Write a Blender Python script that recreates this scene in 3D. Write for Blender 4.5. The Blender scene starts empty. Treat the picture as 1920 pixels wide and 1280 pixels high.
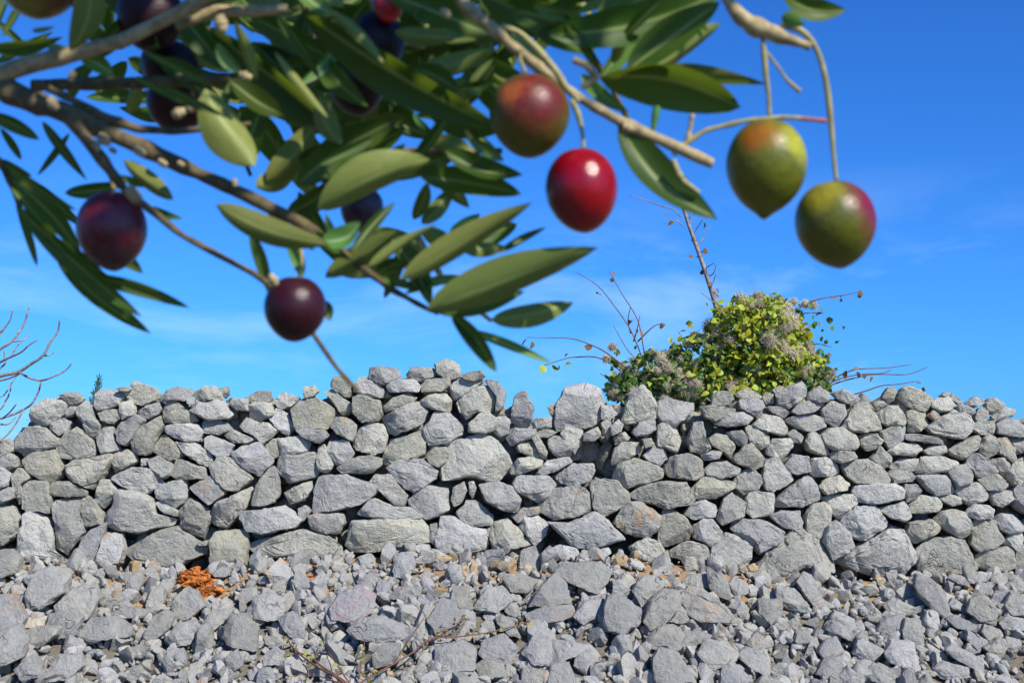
import bpy, math, random
import numpy as np
from mathutils import Vector, Matrix
random.seed(7); rng = np.random.default_rng(11)
R = math.radians
S = bpy.context.scene
COL = S.collection

# ---------------------------------------------------------------- camera, sky, sun, exposure
F = 2600.0                      # focal length in photo pixels (the photo is 1920 wide)
PITCH = math.atan(260 / F)      # the horizon lies 260 px under the middle of the photo
CAM = np.array([0.0, 0.0, 1.5])
cd = bpy.data.cameras.new('camera'); cam = bpy.data.objects.new('camera', cd); COL.objects.link(cam)
cam.location = CAM; cam.rotation_euler = (R(90) + PITCH, 0, 0)
cd.sensor_width = 36; cd.lens = 36 * F / 1920
cd.clip_start = 0.02; cd.clip_end = 1500
cd.dof.use_dof = True; cd.dof.focus_distance = 9.0; cd.dof.aperture_fstop = 34
S.camera = cam

SUN_AZ, SUN_EL = R(40), R(41)   # azimuth measured to the right of straight behind the camera
SUN = np.array([math.sin(SUN_AZ) * math.cos(SUN_EL), -math.cos(SUN_AZ) * math.cos(SUN_EL), math.sin(SUN_EL)])
W = bpy.data.worlds.new('World'); S.world = W; W.use_nodes = True
nt = W.node_tree; nt.nodes.clear()
def wn(t, **k):
    n = nt.nodes.new(t)
    for a, b in k.items(): setattr(n, a, b)
    return n
out = wn('ShaderNodeOutputWorld'); bg = wn('ShaderNodeBackground'); sky = wn('ShaderNodeTexSky')
sky.sky_type = 'NISHITA'; sky.sun_disc = False
sky.sun_elevation = SUN_EL; sky.sun_rotation = math.atan2(SUN[0], SUN[1])
sky.altitude = 300; sky.air_density = 1.0; sky.dust_density = 0.7; sky.ozone_density = 5.0
gam = wn('ShaderNodeGamma'); gam.inputs['Gamma'].default_value = 1.2
tint = wn('ShaderNodeMix', data_type='RGBA', blend_type='MULTIPLY'); tint.inputs[0].default_value = 1.0
tint.inputs[7].default_value = (0.20, 0.545, 0.98, 1)
# thin streaks of high cloud, the same all round the sky
tc = wn('ShaderNodeTexCoord'); mp = wn('ShaderNodeMapping'); mp.inputs['Scale'].default_value = (1.0, 1.0, 3.2)
mp.inputs['Location'].default_value = (0.0, 0.0, 0.246); mp.inputs['Rotation'].default_value = (0, 0, -.05)
n1 = wn('ShaderNodeTexNoise'); n1.inputs['Scale'].default_value = 2.6; n1.inputs['Detail'].default_value = 9
n1.inputs['Roughness'].default_value = 0.58; n1.inputs['Distortion'].default_value = 0.35
cr = wn('ShaderNodeValToRGB'); cr.color_ramp.elements[0].position = 0.50; cr.color_ramp.elements[1].position = 0.80
cr.color_ramp.elements[1].color = (0.58, 0.58, 0.58, 1)
cl = wn('ShaderNodeMix', data_type='RGBA'); cl.inputs[7].default_value = (6.5, 8.3, 10.0, 1)
L = nt.links.new
L(sky.outputs[0], gam.inputs[0]); L(gam.outputs[0], tint.inputs[6])
L(tc.outputs['Generated'], mp.inputs[0]); L(mp.outputs[0], n1.inputs[0]); L(n1.outputs[0], cr.inputs[0])
sep = wn('ShaderNodeSeparateXYZ'); L(tc.outputs['Generated'], sep.inputs[0])
band = wn('ShaderNodeMapRange', clamp=True); L(sep.outputs[2], band.inputs[0])       # the streaks keep low over the horizon
for i_, v_ in ((1, .14), (2, .22), (3, 1.0), (4, .0)): band.inputs[i_].default_value = v_
mul = wn('ShaderNodeMath', operation='MULTIPLY'); L(cr.outputs[0], mul.inputs[0]); L(band.outputs[0], mul.inputs[1])
L(mul.outputs[0], cl.inputs[0]); L(tint.outputs[2], cl.inputs[6]); L(cl.outputs[2], bg.inputs[0])
bg.inputs[1].default_value = 0.10
L(bg.outputs[0], out.inputs[0])

sl = bpy.data.lights.new('sun', 'SUN'); sl.energy = 5.0; sl.angle = R(0.53); sl.color = (1, 0.93, 0.82)
so = bpy.data.objects.new('sun', sl); COL.objects.link(so)
so.rotation_euler = Vector(SUN).to_track_quat('Z', 'Y').to_euler(); so.location = (6, -6, 9)
S.view_settings.view_transform = 'Standard'; S.view_settings.look = 'None'
S.view_settings.exposure = 0.35; S.view_settings.gamma = 1.0; S.view_settings.use_curve_mapping = False
S.cycles.max_bounces = 8; S.cycles.transparent_max_bounces = 8

# ---------------------------------------------------------------- projection helpers (photo pixel -> world)
CP, SP = math.cos(PITCH), math.sin(PITCH)
RIGHT = np.array([1.0, 0, 0]); UP = np.array([0, -SP, CP]); FWD = np.array([0, CP, SP])
def ray(u, v): return FWD + (u - 960) / F * RIGHT - (v - 640) / F * UP
def at_depth(u, v, d): return CAM + d * ray(u, v)              # distance along the view axis
def at_y(u, v, y):
    r = ray(u, v); return CAM + r * (y / r[1])
def project(p):
    q = np.asarray(p) - CAM; d = q @ FWD
    return 960 + F * (q @ RIGHT) / d, 640 - F * (q @ UP) / d, d

# ---------------------------------------------------------------- mesh helpers
def mesh_np(name, V, T, mat=None, smooth=True, sharp=None, mats=None, midx=None):
    me = bpy.data.meshes.new(name)
    V = np.ascontiguousarray(V, np.float32); T = np.ascontiguousarray(T, np.int32)
    k = T.shape[1]
    me.vertices.add(len(V)); me.vertices.foreach_set('co', V.ravel())
    me.loops.add(T.size); me.loops.foreach_set('vertex_index', T.ravel())
    me.polygons.add(len(T)); me.polygons.foreach_set('loop_start', np.arange(0, T.size, k, dtype=np.int32))
    me.update(calc_edges=True)
    me.polygons.foreach_set('use_smooth', np.full(len(T), smooth))
    for m in (mats or ([mat] if mat else [])): me.materials.append(m)
    if midx is not None: me.polygons.foreach_set('material_index', np.asarray(midx, np.int32))
    if sharp: me.set_sharp_from_angle(angle=sharp)
    me.update()
    return me
def obj(name, me, parent=None, loc=None):
    o = bpy.data.objects.new(name, me); COL.objects.link(o)
    if parent: o.parent = parent
    if loc is not None: o.location = loc
    return o
def tag(o, label=None, cat=None, group=None, kind=None):
    if label: o['label'] = label
    if cat: o['category'] = cat
    if group: o['group'] = group
    if kind: o['kind'] = kind
    return o
def ico(sub):
    t = (1 + 5 ** .5) / 2
    V = [(-1, t, 0), (1, t, 0), (-1, -t, 0), (1, -t, 0), (0, -1, t), (0, 1, t), (0, -1, -t), (0, 1, -t), (t, 0, -1), (t, 0, 1), (-t, 0, -1), (-t, 0, 1)]
    T = [(0, 11, 5), (0, 5, 1), (0, 1, 7), (0, 7, 10), (0, 10, 11), (1, 5, 9), (5, 11, 4), (11, 10, 2), (10, 7, 6), (7, 1, 8), (3, 9, 4), (3, 4, 2), (3, 2, 6), (3, 6, 8), (3, 8, 9), (4, 9, 5), (2, 4, 11), (6, 2, 10), (8, 6, 7), (9, 8, 1)]
    V = [np.array(v) / np.linalg.norm(v) for v in V]
    for _ in range(sub):
        c = {}; N = []
        def mid(a, b):
            k = (min(a, b), max(a, b))
            if k not in c:
                m = V[a] + V[b]; V.append(m / np.linalg.norm(m)); c[k] = len(V) - 1
            return c[k]
        for a, b, d in T:
            x, y, z = mid(a, b), mid(b, d), mid(d, a)
            N += [(a, x, z), (b, y, x), (d, z, y), (x, y, z)]
        T = N
    return np.array(V), np.array(T, np.int32)
ICO = {k: ico(k) for k in (0, 1, 2, 3, 4)}
def hsh(I):
    h = (I[..., 0] * 374761393 + I[..., 1] * 668265263 + I[..., 2] * 2147483647 * 3) & 0xffffffff
    h = ((h ^ (h >> 13)) * 1274126177) & 0xffffffff
    return ((h ^ (h >> 16)) & 0xffff) / 32767.5 - 1.0
def noise(P):
    P = np.asarray(P, float); I = np.floor(P).astype(np.int64); f = P - I; f = f * f * (3 - 2 * f)
    r = 0
    for dx in (0, 1):
        for dy in (0, 1):
            for dz in (0, 1):
                w = (f[..., 0] if dx else 1 - f[..., 0]) * (f[..., 1] if dy else 1 - f[..., 1]) * (f[..., 2] if dz else 1 - f[..., 2])
                r = r + w * hsh(I + np.array([dx, dy, dz]))
    return r
def fbm(P, o=3):
    r = 0; a = 1.0
    for k in range(o): r = r + a * noise(P * 2 ** k + 17.3 * k); a *= .5
    return r
def cut(V, n, dots, keep=.04):
    s = V @ n; ex = np.maximum(s - dots, 0); return V - np.outer(ex * (1 - keep), n)
def rock(sub, dims, ncut=9, rough=.06, g=rng, lo=.45):
    """a broken piece of limestone: a ball sliced by random planes, roughened"""
    V, T = ICO[sub]; V = V.copy()
    for _ in range(ncut):
        n = g.normal(size=3); n /= np.linalg.norm(n)
        V = cut(V, n, g.uniform(lo, .85))
    o = g.uniform(0, 90, 3)
    V = V * (1 + rough * fbm(V * 2.3 + o, 3)[:, None])
    V = V / np.abs(V).max(0) * np.asarray(dims)
    return V, T
def poly_radius(P, th):
    """distance from the origin to the polygon's edge in every direction th"""
    r = np.zeros(len(th)); d = np.stack([np.cos(th), np.sin(th)], 1)
    A = P; B = np.roll(P, -1, 0)
    for a, b in zip(A, B):
        e = b - a; den = d[:, 0] * e[1] - d[:, 1] * e[0]
        den = np.where(np.abs(den) < 1e-9, 1e-9, den)
        t = (a[0] * e[1] - a[1] * e[0]) / den
        s = (a[0] * d[:, 1] - a[1] * d[:, 0]) / den
        ok = (t > 0) & (s >= -1e-6) & (s <= 1 + 1e-6)
        r = np.where(ok & (t > r), t, r)
    return np.where(r <= 0, np.median(r[r > 0]) if (r > 0).any() else .1, r)
def poly_center(P):
    x, y = P[:, 0], P[:, 1]; x1, y1 = np.roll(x, -1), np.roll(y, -1); c = x * y1 - x1 * y; A = c.sum() / 2
    return np.array([((x + x1) * c).sum() / (6 * A), ((y + y1) * c).sum() / (6 * A)])
def faced_stone(P, depth, sub=3, ncut=6, rough=.035, grow=1.0, g=rng):
    """stone whose outline seen from the front (x right, z up) is the polygon P (metres, around the origin);
    the visible face has broken facets and the back tapers into the heap"""
    V, T = ICO[sub]
    th = np.arctan2(V[:, 2], V[:, 0]); rr = np.hypot(V[:, 0], V[:, 2])
    Rr = poly_radius(P, th)
    o = g.uniform(0, 90, 3)
    ring = np.stack([np.cos(th), np.sin(th), V[:, 1] * .8], 1)
    Rr = Rr * (1 + .055 * noise(ring * 2.6 + o) + .035 * noise(ring * 6 + o))
    k = np.array([1, 2, 3, 2, 1.]);
    r2 = rr ** .30; y2 = np.sign(V[:, 1]) * np.abs(V[:, 1]) ** .62
    back = V[:, 1] > 0
    r2 = np.where(back, r2 * (1 - .25 * np.abs(y2)), r2)
    X = np.stack([np.cos(th) * Rr * r2, y2 * depth, np.sin(th) * Rr * r2], 1) * grow
    size = math.sqrt(abs(np.ptp(P[:, 0]) * np.ptp(P[:, 1]))) / 2
    for i in range(ncut):
        a = g.uniform(0, 2 * math.pi); tl = g.uniform(.10, .80)
        n = np.array([math.cos(a) * math.sin(tl), -math.cos(tl), math.sin(a) * math.sin(tl)])
        s = X @ n; top = s.max()
        X = cut(X, n, top * g.uniform(.74, .96), .03)
    rough = rough * g.uniform(.45, 1.25)
    nr = X / (np.linalg.norm(X, axis=1)[:, None] + 1e-6)
    rid = 1 - np.abs(noise(X / size * 2.1 + o + 31)) * 2
    X = X + nr * (size * rough * (fbm(X / size * 1.9 + o, 5) * 1.0 + .7 * rid + .35 * np.sign(noise(X / size * 3.3 + o + 7))))[:, None]
    # a few ledges where the rock has split along its bedding
    st = g.normal(size=3); st[1] *= .3; st /= np.linalg.norm(st)
    w = (X @ st) / size * g.uniform(1.5, 3) + noise(X / size * 1.2 + o) * .6
    led = np.abs((w % 1) - .5) * 2
    X[:, 1] += np.where(V[:, 1] < -.2, size * .05 * g.uniform(0, 1) * (led > .8), 0)
    return X, T
def tube(pts, rad, sides=7, res=4):
    """smooth tube through points with a radius at each"""
    P = np.asarray(pts, float); r = np.asarray(rad, float)
    if len(P) > 2 and res > 1:
        Q = np.vstack([2 * P[0] - P[1], P, 2 * P[-1] - P[-2]]); o = []; ro = []
        for i in range(1, len(Q) - 2):
            for k in range(res):
                t = k / res
                o.append(.5 * (2 * Q[i] + (Q[i + 1] - Q[i - 1]) * t + (2 * Q[i - 1] - 5 * Q[i] + 4 * Q[i + 1] - Q[i + 2]) * t * t + (3 * Q[i] - Q[i - 1] - 3 * Q[i + 1] + Q[i + 2]) * t ** 3))
                ro.append(r[i - 1] * (1 - t) + r[i] * t)
        P = np.array(o + [P[-1]]); r = np.array(ro + [r[-1]])
    n = len(P); tan = np.gradient(P, axis=0); tan /= np.linalg.norm(tan, axis=1)[:, None] + 1e-12
    ref = np.array([0.31, .52, .79]); V = []
    a = np.cross(tan, ref); a /= np.linalg.norm(a, axis=1)[:, None] + 1e-12; b = np.cross(tan, a)
    th = np.linspace(0, 2 * math.pi, sides, endpoint=False)
    V = (P[:, None] + r[:, None, None] * (np.cos(th)[None, :, None] * a[:, None] + np.sin(th)[None, :, None] * b[:, None])).reshape(-1, 3)
    T = []
    for i in range(n - 1):
        for j in range(sides):
            p, q = i * sides + j, i * sides + (j + 1) % sides
            T += [(p, q, q + sides), (p, q + sides, p + sides)]
    V = np.vstack([V, P[:1], P[-1:]]); c0, c1 = len(V) - 2, len(V) - 1
    for j in range(sides):
        T += [(c0, (j + 1) % sides, j), (c1, (n - 1) * sides + j, (n - 1) * sides + (j + 1) % sides)]
    return V, np.array(T, np.int32)
def join(parts):
    Vs, Ts, n = [], [], 0
    for V, T in parts: Vs.append(V); Ts.append(T + n); n += len(V)
    return np.vstack(Vs), np.vstack(Ts)
def rotm(g=rng):
    q = g.normal(size=4); q /= np.linalg.norm(q); w, x, y, z = q
    return np.array([[1 - 2 * (y * y + z * z), 2 * (x * y - z * w), 2 * (x * z + y * w)], [2 * (x * y + z * w), 1 - 2 * (x * x + z * z), 2 * (y * z - x * w)], [2 * (x * z - y * w), 2 * (y * z + x * w), 1 - 2 * (x * x + y * y)]])

# ---------------------------------------------------------------- materials
class NB:
    def __init__(s, name):
        s.m = bpy.data.materials.new(name); s.m.use_nodes = True; s.t = s.m.node_tree; s.t.nodes.clear()
        s.o = s.n('ShaderNodeOutputMaterial')
    def n(s, t, **k):
        x = s.t.nodes.new(t)
        for a, b in k.items(): setattr(x, a, b)
        return x
    def l(s, a, b): s.t.links.new(a, b)
    def mix(s, f, a, b, mode='MIX'):
        x = s.n('ShaderNodeMix', data_type='RGBA', blend_type=mode)
        for i, v in ((0, f), (6, a), (7, b)):
            if hasattr(v, 'links'): s.l(v, x.inputs[i])
            else: x.inputs[i].default_value = v if i == 0 else (*v, 1)[:4]
        return x.outputs[2]
    def math(s, op, a, b=0.0):
        x = s.n('ShaderNodeMath', operation=op)
        for i, v in ((0, a), (1, b)):
            if hasattr(v, 'links'): s.l(v, x.inputs[i])
            else: x.inputs[i].default_value = v
        return x.outputs[0]
    def noise(s, co, scale, detail=4, rough=.55, dist=0.):
        x = s.n('ShaderNodeTexNoise'); x.inputs['Scale'].default_value = scale; x.inputs['Detail'].default_value = detail
        x.inputs['Roughness'].default_value = rough; x.inputs['Distortion'].default_value = dist
        if co is not None: s.l(co, x.inputs['Vector'])
        return x.outputs[0]
    def ramp(s, f, a, b, lo=0., hi=1.):
        x = s.n('ShaderNodeMapRange', clamp=True); s.l(f, x.inputs[0])
        for i, v in ((1, a), (2, b), (3, lo), (4, hi)): x.inputs[i].default_value = v
        return x.outputs[0]
    def rnd(s, island):
        if island: return s.n('ShaderNodeNewGeometry').outputs['Random Per Island']
        return s.n('ShaderNodeObjectInfo').outputs['Random']
def limestone(name, base, island=False, lichen=.6, ochre=.0, var=.22, pink=0., scale=1.0, crack=1.0, dark=.6):
    b = NB(name); co = b.n('ShaderNodeTexCoord').outputs['Object']; r = b.rnd(island)
    va = b.n('ShaderNodeVectorMath', operation='ADD'); b.l(co, va.inputs[0])
    cx = b.n('ShaderNodeCombineXYZ')
    for i, k in enumerate((37., 71., 53.)): b.l(b.math('MULTIPLY', r, k), cx.inputs[i])
    b.l(cx.outputs[0], va.inputs[1]); co = va.outputs[0]
    big = b.noise(co, 6 * scale, 4); mid = b.noise(co, 22 * scale, 6, .65); fine = b.noise(co, 120 * scale, 4, .7)
    warm = tuple(base[i] * (1.04, 1.02, .95)[i] for i in range(3)); cool = tuple(base[i] * (.86, .885, .90)[i] for i in range(3))
    c = b.mix(b.ramp(big, .35, .65), cool, warm)
    c = b.mix(b.ramp(mid, .35, .65, 0, dark), c, tuple(x * .60 for x in base))
    c = b.mix(b.ramp(fine, .45, .75, 0, .35), c, tuple(min(1, x * 1.4) for x in base))
    # per stone lightness and a slight hue drift
    rv = b.math('FRACT', b.math('MULTIPLY', r, 7.31))
    lo = b.n('ShaderNodeHueSaturation'); b.l(c, lo.inputs['Color']); b.l(b.ramp(rv, 0, 1, 1 - var, 1 + var), lo.inputs['Value'])
    b.l(b.ramp(b.math('FRACT', b.math('MULTIPLY', r, 19.7)), 0, 1, .4, 1.5), lo.inputs['Saturation']); c = lo.outputs[0]
    # white lichen crusts
    if lichen:
        l1 = b.noise(co, 105 * scale, 5, .75); l2 = b.noise(co, 5 * scale, 3)
        f = b.math('MULTIPLY', b.ramp(l1, .58, .64), b.math('MULTIPLY', b.ramp(l2, .46, .62), b.ramp(b.math('FRACT', b.math('MULTIPLY', r, 3.77)), .2, .8, .1, lichen)))
        c = b.mix(f, c, (.72, .73, .70))
        # black lichen flecks
        f2 = b.math('MULTIPLY', b.ramp(b.noise(co, 48 * scale, 5, .7), .64, .70), b.ramp(b.noise(co, 4 * scale, 2), .5, .6, 0, .55))
        c = b.mix(f2, c, (.075, .075, .07))
    # iron stains on some stones
    g1 = b.math('MULTIPLY', b.ramp(b.noise(co, 9 * scale, 5, .65), .52, .68), b.ramp(b.math('FRACT', b.math('MULTIPLY', r, 11.9)), .86 - ochre, .98 - ochre * .6, 0, .75))
    c = b.mix(g1, c, (.46, .26, .11))
    if pink: c = b.mix(b.math('MULTIPLY', b.ramp(b.noise(co, 14, 4), .5, .62), pink), c, (.46, .27, .29))
    ck = b.n('ShaderNodeTexVoronoi', feature='DISTANCE_TO_EDGE'); ck.inputs['Scale'].default_value = 5 * scale
    dv = b.n('ShaderNodeVectorMath', operation='ADD'); nn = b.n('ShaderNodeTexNoise'); nn.inputs['Scale'].default_value = 9 * scale; b.l(co, nn.inputs['Vector'])
    sc = b.n('ShaderNodeVectorMath', operation='SCALE'); b.l(nn.outputs['Color'], sc.inputs[0]); sc.inputs['Scale'].default_value = .22 / scale
    b.l(co, dv.inputs[0]); b.l(sc.outputs[0], dv.inputs[1]); b.l(dv.outputs[0], ck.inputs['Vector'])
    mask = b.ramp(b.noise(co, 5 * scale, 3), .56, .66)
    crack_h = b.math('MULTIPLY', b.ramp(ck.outputs['Distance'], 0, .022, 1, 0), mask)
    c = b.mix(b.math('MULTIPLY', crack_h, .40 * crack), c, (.09, .09, .085))
    p = b.n('ShaderNodeBsdfPrincipled'); b.l(c, p.inputs['Base Color']); p.inputs['Roughness'].default_value = .86
    p.inputs['Specular IOR Level'].default_value = .25
    h = b.math('ADD', b.math('MULTIPLY', b.noise(co, 38 * scale, 8, .72), 1.0), b.math('MULTIPLY', b.noise(co, 13 * scale, 5, .6), 1.3))
    h = b.math('SUBTRACT', h, b.math('MULTIPLY', crack_h, .5 * crack))
    bp = b.n('ShaderNodeBump'); bp.inputs['Strength'].default_value = 1.0; bp.inputs['Distance'].default_value = .027 / scale
    b.l(h, bp.inputs['Height']); b.l(bp.outputs[0], p.inputs['Normal'])
    b.l(p.outputs[0], b.o.inputs[0]); return b.m
def leafy(name, top, under, trans, rough=.42, var=.3, island=False, hue=.03, spec=.4):
    b = NB(name); g = b.n('ShaderNodeNewGeometry'); r = b.rnd(island)
    co = b.n('ShaderNodeTexCoord').outputs['Object']
    c = b.mix(g.outputs['Backfacing'], top, under)
    h = b.n('ShaderNodeHueSaturation'); b.l(c, h.inputs['Color'])
    b.l(b.ramp(r, 0, 1, 1 - var, 1 + var), h.inputs['Value'])
    b.l(b.ramp(b.math('FRACT', b.math('MULTIPLY', r, 9.3)), 0, 1, .5 - hue, .5 + hue), h.inputs['Hue'])
    at = b.n('ShaderNodeAttribute', attribute_name='rib')
    c = b.mix(b.ramp(b.noise(co, 9, 4), .4, .75, 0, .22), h.outputs[0], tuple(x * .55 for x in top))
    c = b.mix(b.ramp(at.outputs['Fac'], .55, .95, 0, .55), c, tuple(min(1, x * 1.9 + .03) for x in under))
    p = b.n('ShaderNodeBsdfPrincipled'); b.l(c, p.inputs['Base Color']); p.inputs['Roughness'].default_value = rough
    p.inputs['Specular IOR Level'].default_value = spec
    t = b.n('ShaderNodeBsdfTranslucent'); t.inputs[0].default_value = (*trans, 1)
    m = b.n('ShaderNodeMixShader'); m.inputs[0].default_value = .28; b.l(p.outputs[0], m.inputs[1]); b.l(t.outputs[0], m.inputs[2])
    b.l(m.outputs[0], b.o.inputs[0]); return b.m
def plain(name, col, rough=.8, col2=None, scale=20, spec=.3, bump=.0, bdist=.002, island=False, var=.0):
    b = NB(name); p = b.n('ShaderNodeBsdfPrincipled'); p.inputs['Roughness'].default_value = rough; p.inputs['Specular IOR Level'].default_value = spec
    co = b.n('ShaderNodeTexCoord').outputs['Object']
    c = b.mix(b.ramp(b.noise(co, scale, 5, .6), .4, .62), col, col2 or tuple(x * .7 for x in col))
    if var:
        h = b.n('ShaderNodeHueSaturation'); b.l(c, h.inputs['Color']); b.l(b.ramp(b.rnd(island), 0, 1, 1 - var, 1 + var), h.inputs['Value']); c = h.outputs[0]
    b.l(c, p.inputs['Base Color'])
    if bump:
        bp = b.n('ShaderNodeBump'); bp.inputs['Strength'].default_value = bump; bp.inputs['Distance'].default_value = bdist
        b.l(b.noise(co, scale * 2, 6, .65), bp.inputs['Height']); b.l(bp.outputs[0], p.inputs['Normal'])
    b.l(p.outputs[0], b.o.inputs[0]); return b.m
# ---------------------------------------------------------------- outlines read off the photo (photo pixels)
def polys(txt, ox, oy, s):
    o = []
    for line in txt.strip().split('\n'):
        q = [float(x) for x in line.replace(',', ' ').split()]
        o.append(np.array(q).reshape(-1, 2) / s + np.array([ox, oy]))
    return o
WALL_A = polys("""185 330 250 270 350 255 400 310 385 345 290 410 240 415 190 380
340 245 380 228 440 228 480 260 470 280 410 300 365 262
385 330 430 290 480 275 500 290 450 330 410 365 380 365
445 320 490 285 515 310 530 370 575 410 560 455 530 480 500 460 470 390 440 350
550 240 570 215 700 215 715 240 690 290 660 310 560 330 545 300
655 210 690 198 740 200 740 215 700 225
712 240 770 165 850 195 910 235 895 265 815 295 770 290 725 262
555 345 600 330 680 320 690 370 650 405 570 385
680 295 745 265 765 310 765 360 700 380 685 350
790 335 840 300 900 285 920 320 905 345 850 375 800 360
290 405 370 370 410 400 390 440 350 470 300 440
95 480 160 430 260 420 300 455 355 500 340 530 270 550 150 590 110 540
340 560 385 460 450 425 520 490 545 530 545 590 420 600 350 590
550 480 600 415 650 430 660 500 690 545 640 570 590 575 565 520
660 450 690 400 790 355 825 385 800 420 755 490 720 525 670 500
755 490 790 430 910 365 925 420 900 470 870 560 820 580 765 560
925 330 945 285 1000 275 1040 310 1110 360 1120 390 1000 405 935 395
890 280 940 220 1000 195 1090 215 1080 250 1055 280 1020 275 930 280
1055 265 1090 250 1125 285 1095 300 1060 290
1095 235 1160 195 1210 195 1240 230 1260 270 1130 275 1100 250
1215 215 1285 195 1292 235 1270 260 1240 235
1075 330 1130 285 1250 275 1315 345 1290 375 1180 385 1110 345
940 420 1000 405 1110 405 1145 450 1135 500 1060 505 980 480 945 455
1145 395 1200 378 1280 395 1310 440 1240 465 1160 455 1145 425
1270 470 1320 440 1440 490 1390 515 1320 510
1295 290 1320 260 1400 265 1400 330 1330 325
1405 250 1450 220 1520 222 1540 270 1490 285 1420 285
1405 300 1440 282 1530 290 1545 350 1470 390 1410 370
1360 420 1400 370 1470 400 1510 395 1570 440 1490 520 1440 470 1390 450
1520 370 1560 320 1620 335 1660 430 1625 475 1575 440
1550 270 1600 225 1690 260 1660 295 1590 325 1560 300
1645 320 1680 280 1790 265 1895 330 1870 390 1840 435 1680 430 1650 370
1710 200 1760 190 1800 220 1760 250 1715 262
1670 440 1720 430 1830 440 1855 470 1800 515 1700 480
1500 525 1540 490 1580 485 1590 580 1545 598 1510 560
1570 490 1700 470 1750 510 1735 555 1640 590 1590 580 1575 520
875 560 905 470 940 465 1045 570 1040 590 970 610
1000 510 1100 515 1190 560 1205 620 1180 645 1090 600 1040 560
1155 490 1190 468 1320 520 1300 580 1230 590 1160 535
1315 570 1370 530 1460 510 1545 600 1540 620 1470 695 1380 650 1330 600
145 610 200 570 330 550 370 640 365 690 300 740 180 680
390 640 440 610 630 575 640 600 600 680 535 765 440 730 400 680
650 580 700 550 760 555 780 610 760 630 660 680 648 640
800 600 835 598 835 635 800 640
840 610 900 585 990 635 970 690 930 710 860 650
640 710 750 650 880 660 920 730 860 770 820 800 720 760
975 690 1000 610 1030 605 1160 650 1170 710 1010 715
1195 650 1220 600 1300 600 1350 640 1430 710 1350 775 1290 770 1210 710
1080 760 1200 690 1280 770 1270 800 1190 855 1140 820
885 780 920 740 1050 715 1065 770 1060 830 1000 870 900 820
1420 860 1445 750 1520 650 1550 640 1570 700 1580 790 1550 840 1500 860
1565 630 1590 580 1770 570 1805 650 1780 700 1640 730 1580 680
1785 620 1790 530 1830 520 1880 630 1850 680 1795 660
1605 790 1700 740 1755 725 1760 770 1720 830 1640 850
285 780 310 730 400 728 500 780 490 810 310 812
150 750 200 722 280 730 300 810 305 900 180 890 150 870
75 700 110 655 150 660 190 710 140 740 150 830 130 860 100 780
550 820 575 720 620 715 675 770 640 830 600 875 560 850
465 850 500 815 540 830 590 910 590 960 500 975 470 930
305 870 340 828 470 825 460 900 490 1010 440 1070 400 1125 345 1080 330 960
95 1125 140 1090 165 920 210 900 270 920 325 1000 325 1110 390 1150 380 1190 240 1165 130 1150
600 920 655 870 680 775 770 780 875 830 890 910 990 930 970 965 800 1005 670 1000 620 970
885 850 920 832 1010 895 1000 920 930 905
1015 910 1080 820 1140 850 1195 900 1180 960 1150 1040 1080 1010 1030 970
1200 900 1240 840 1410 765 1425 800 1390 880 1290 975 1220 960
1350 930 1380 895 1480 890 1600 865 1690 940 1660 980 1480 1020 1400 1000
1680 880 1720 860 1755 890 1720 940 1690 960
710 1120 800 1060 930 1000 1010 990 1100 1050 1175 1090 1160 1130 1080 1165 990 1225 940 1235 800 1170
1190 1060 1220 1015 1395 1000 1400 1080 1390 1190 1200 1190
1410 1090 1440 1060 1560 1040 1640 1010 1720 1005 1850 1030 1925 1090 1900 1150 1700 1140 1500 1150 1420 1110
430 1195 470 1060 520 1000 600 970 590 1040 560 1130 540 1210 500 1215
560 1170 600 1020 690 1025 710 1110 690 1180 620 1200 590 1235 550 1220
-70 900 0 885 90 870 130 940 140 1010 70 1060 0 1100 -60 1080
-60 660 0 645 40 650 75 700 55 750 0 775 -50 770
-60 540 0 530 50 490 95 510 90 550 40 590 -20 600
1450 1160 1530 1155 1550 1190 1510 1210
-50 810 60 760 130 760 140 800 60 830 0 855
1115 1070 1175 1055 1165 1085 1120 1085
-60 640 -10 610 60 570 100 590 110 640 60 665 0 650""", 0, 660, 3)
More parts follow.
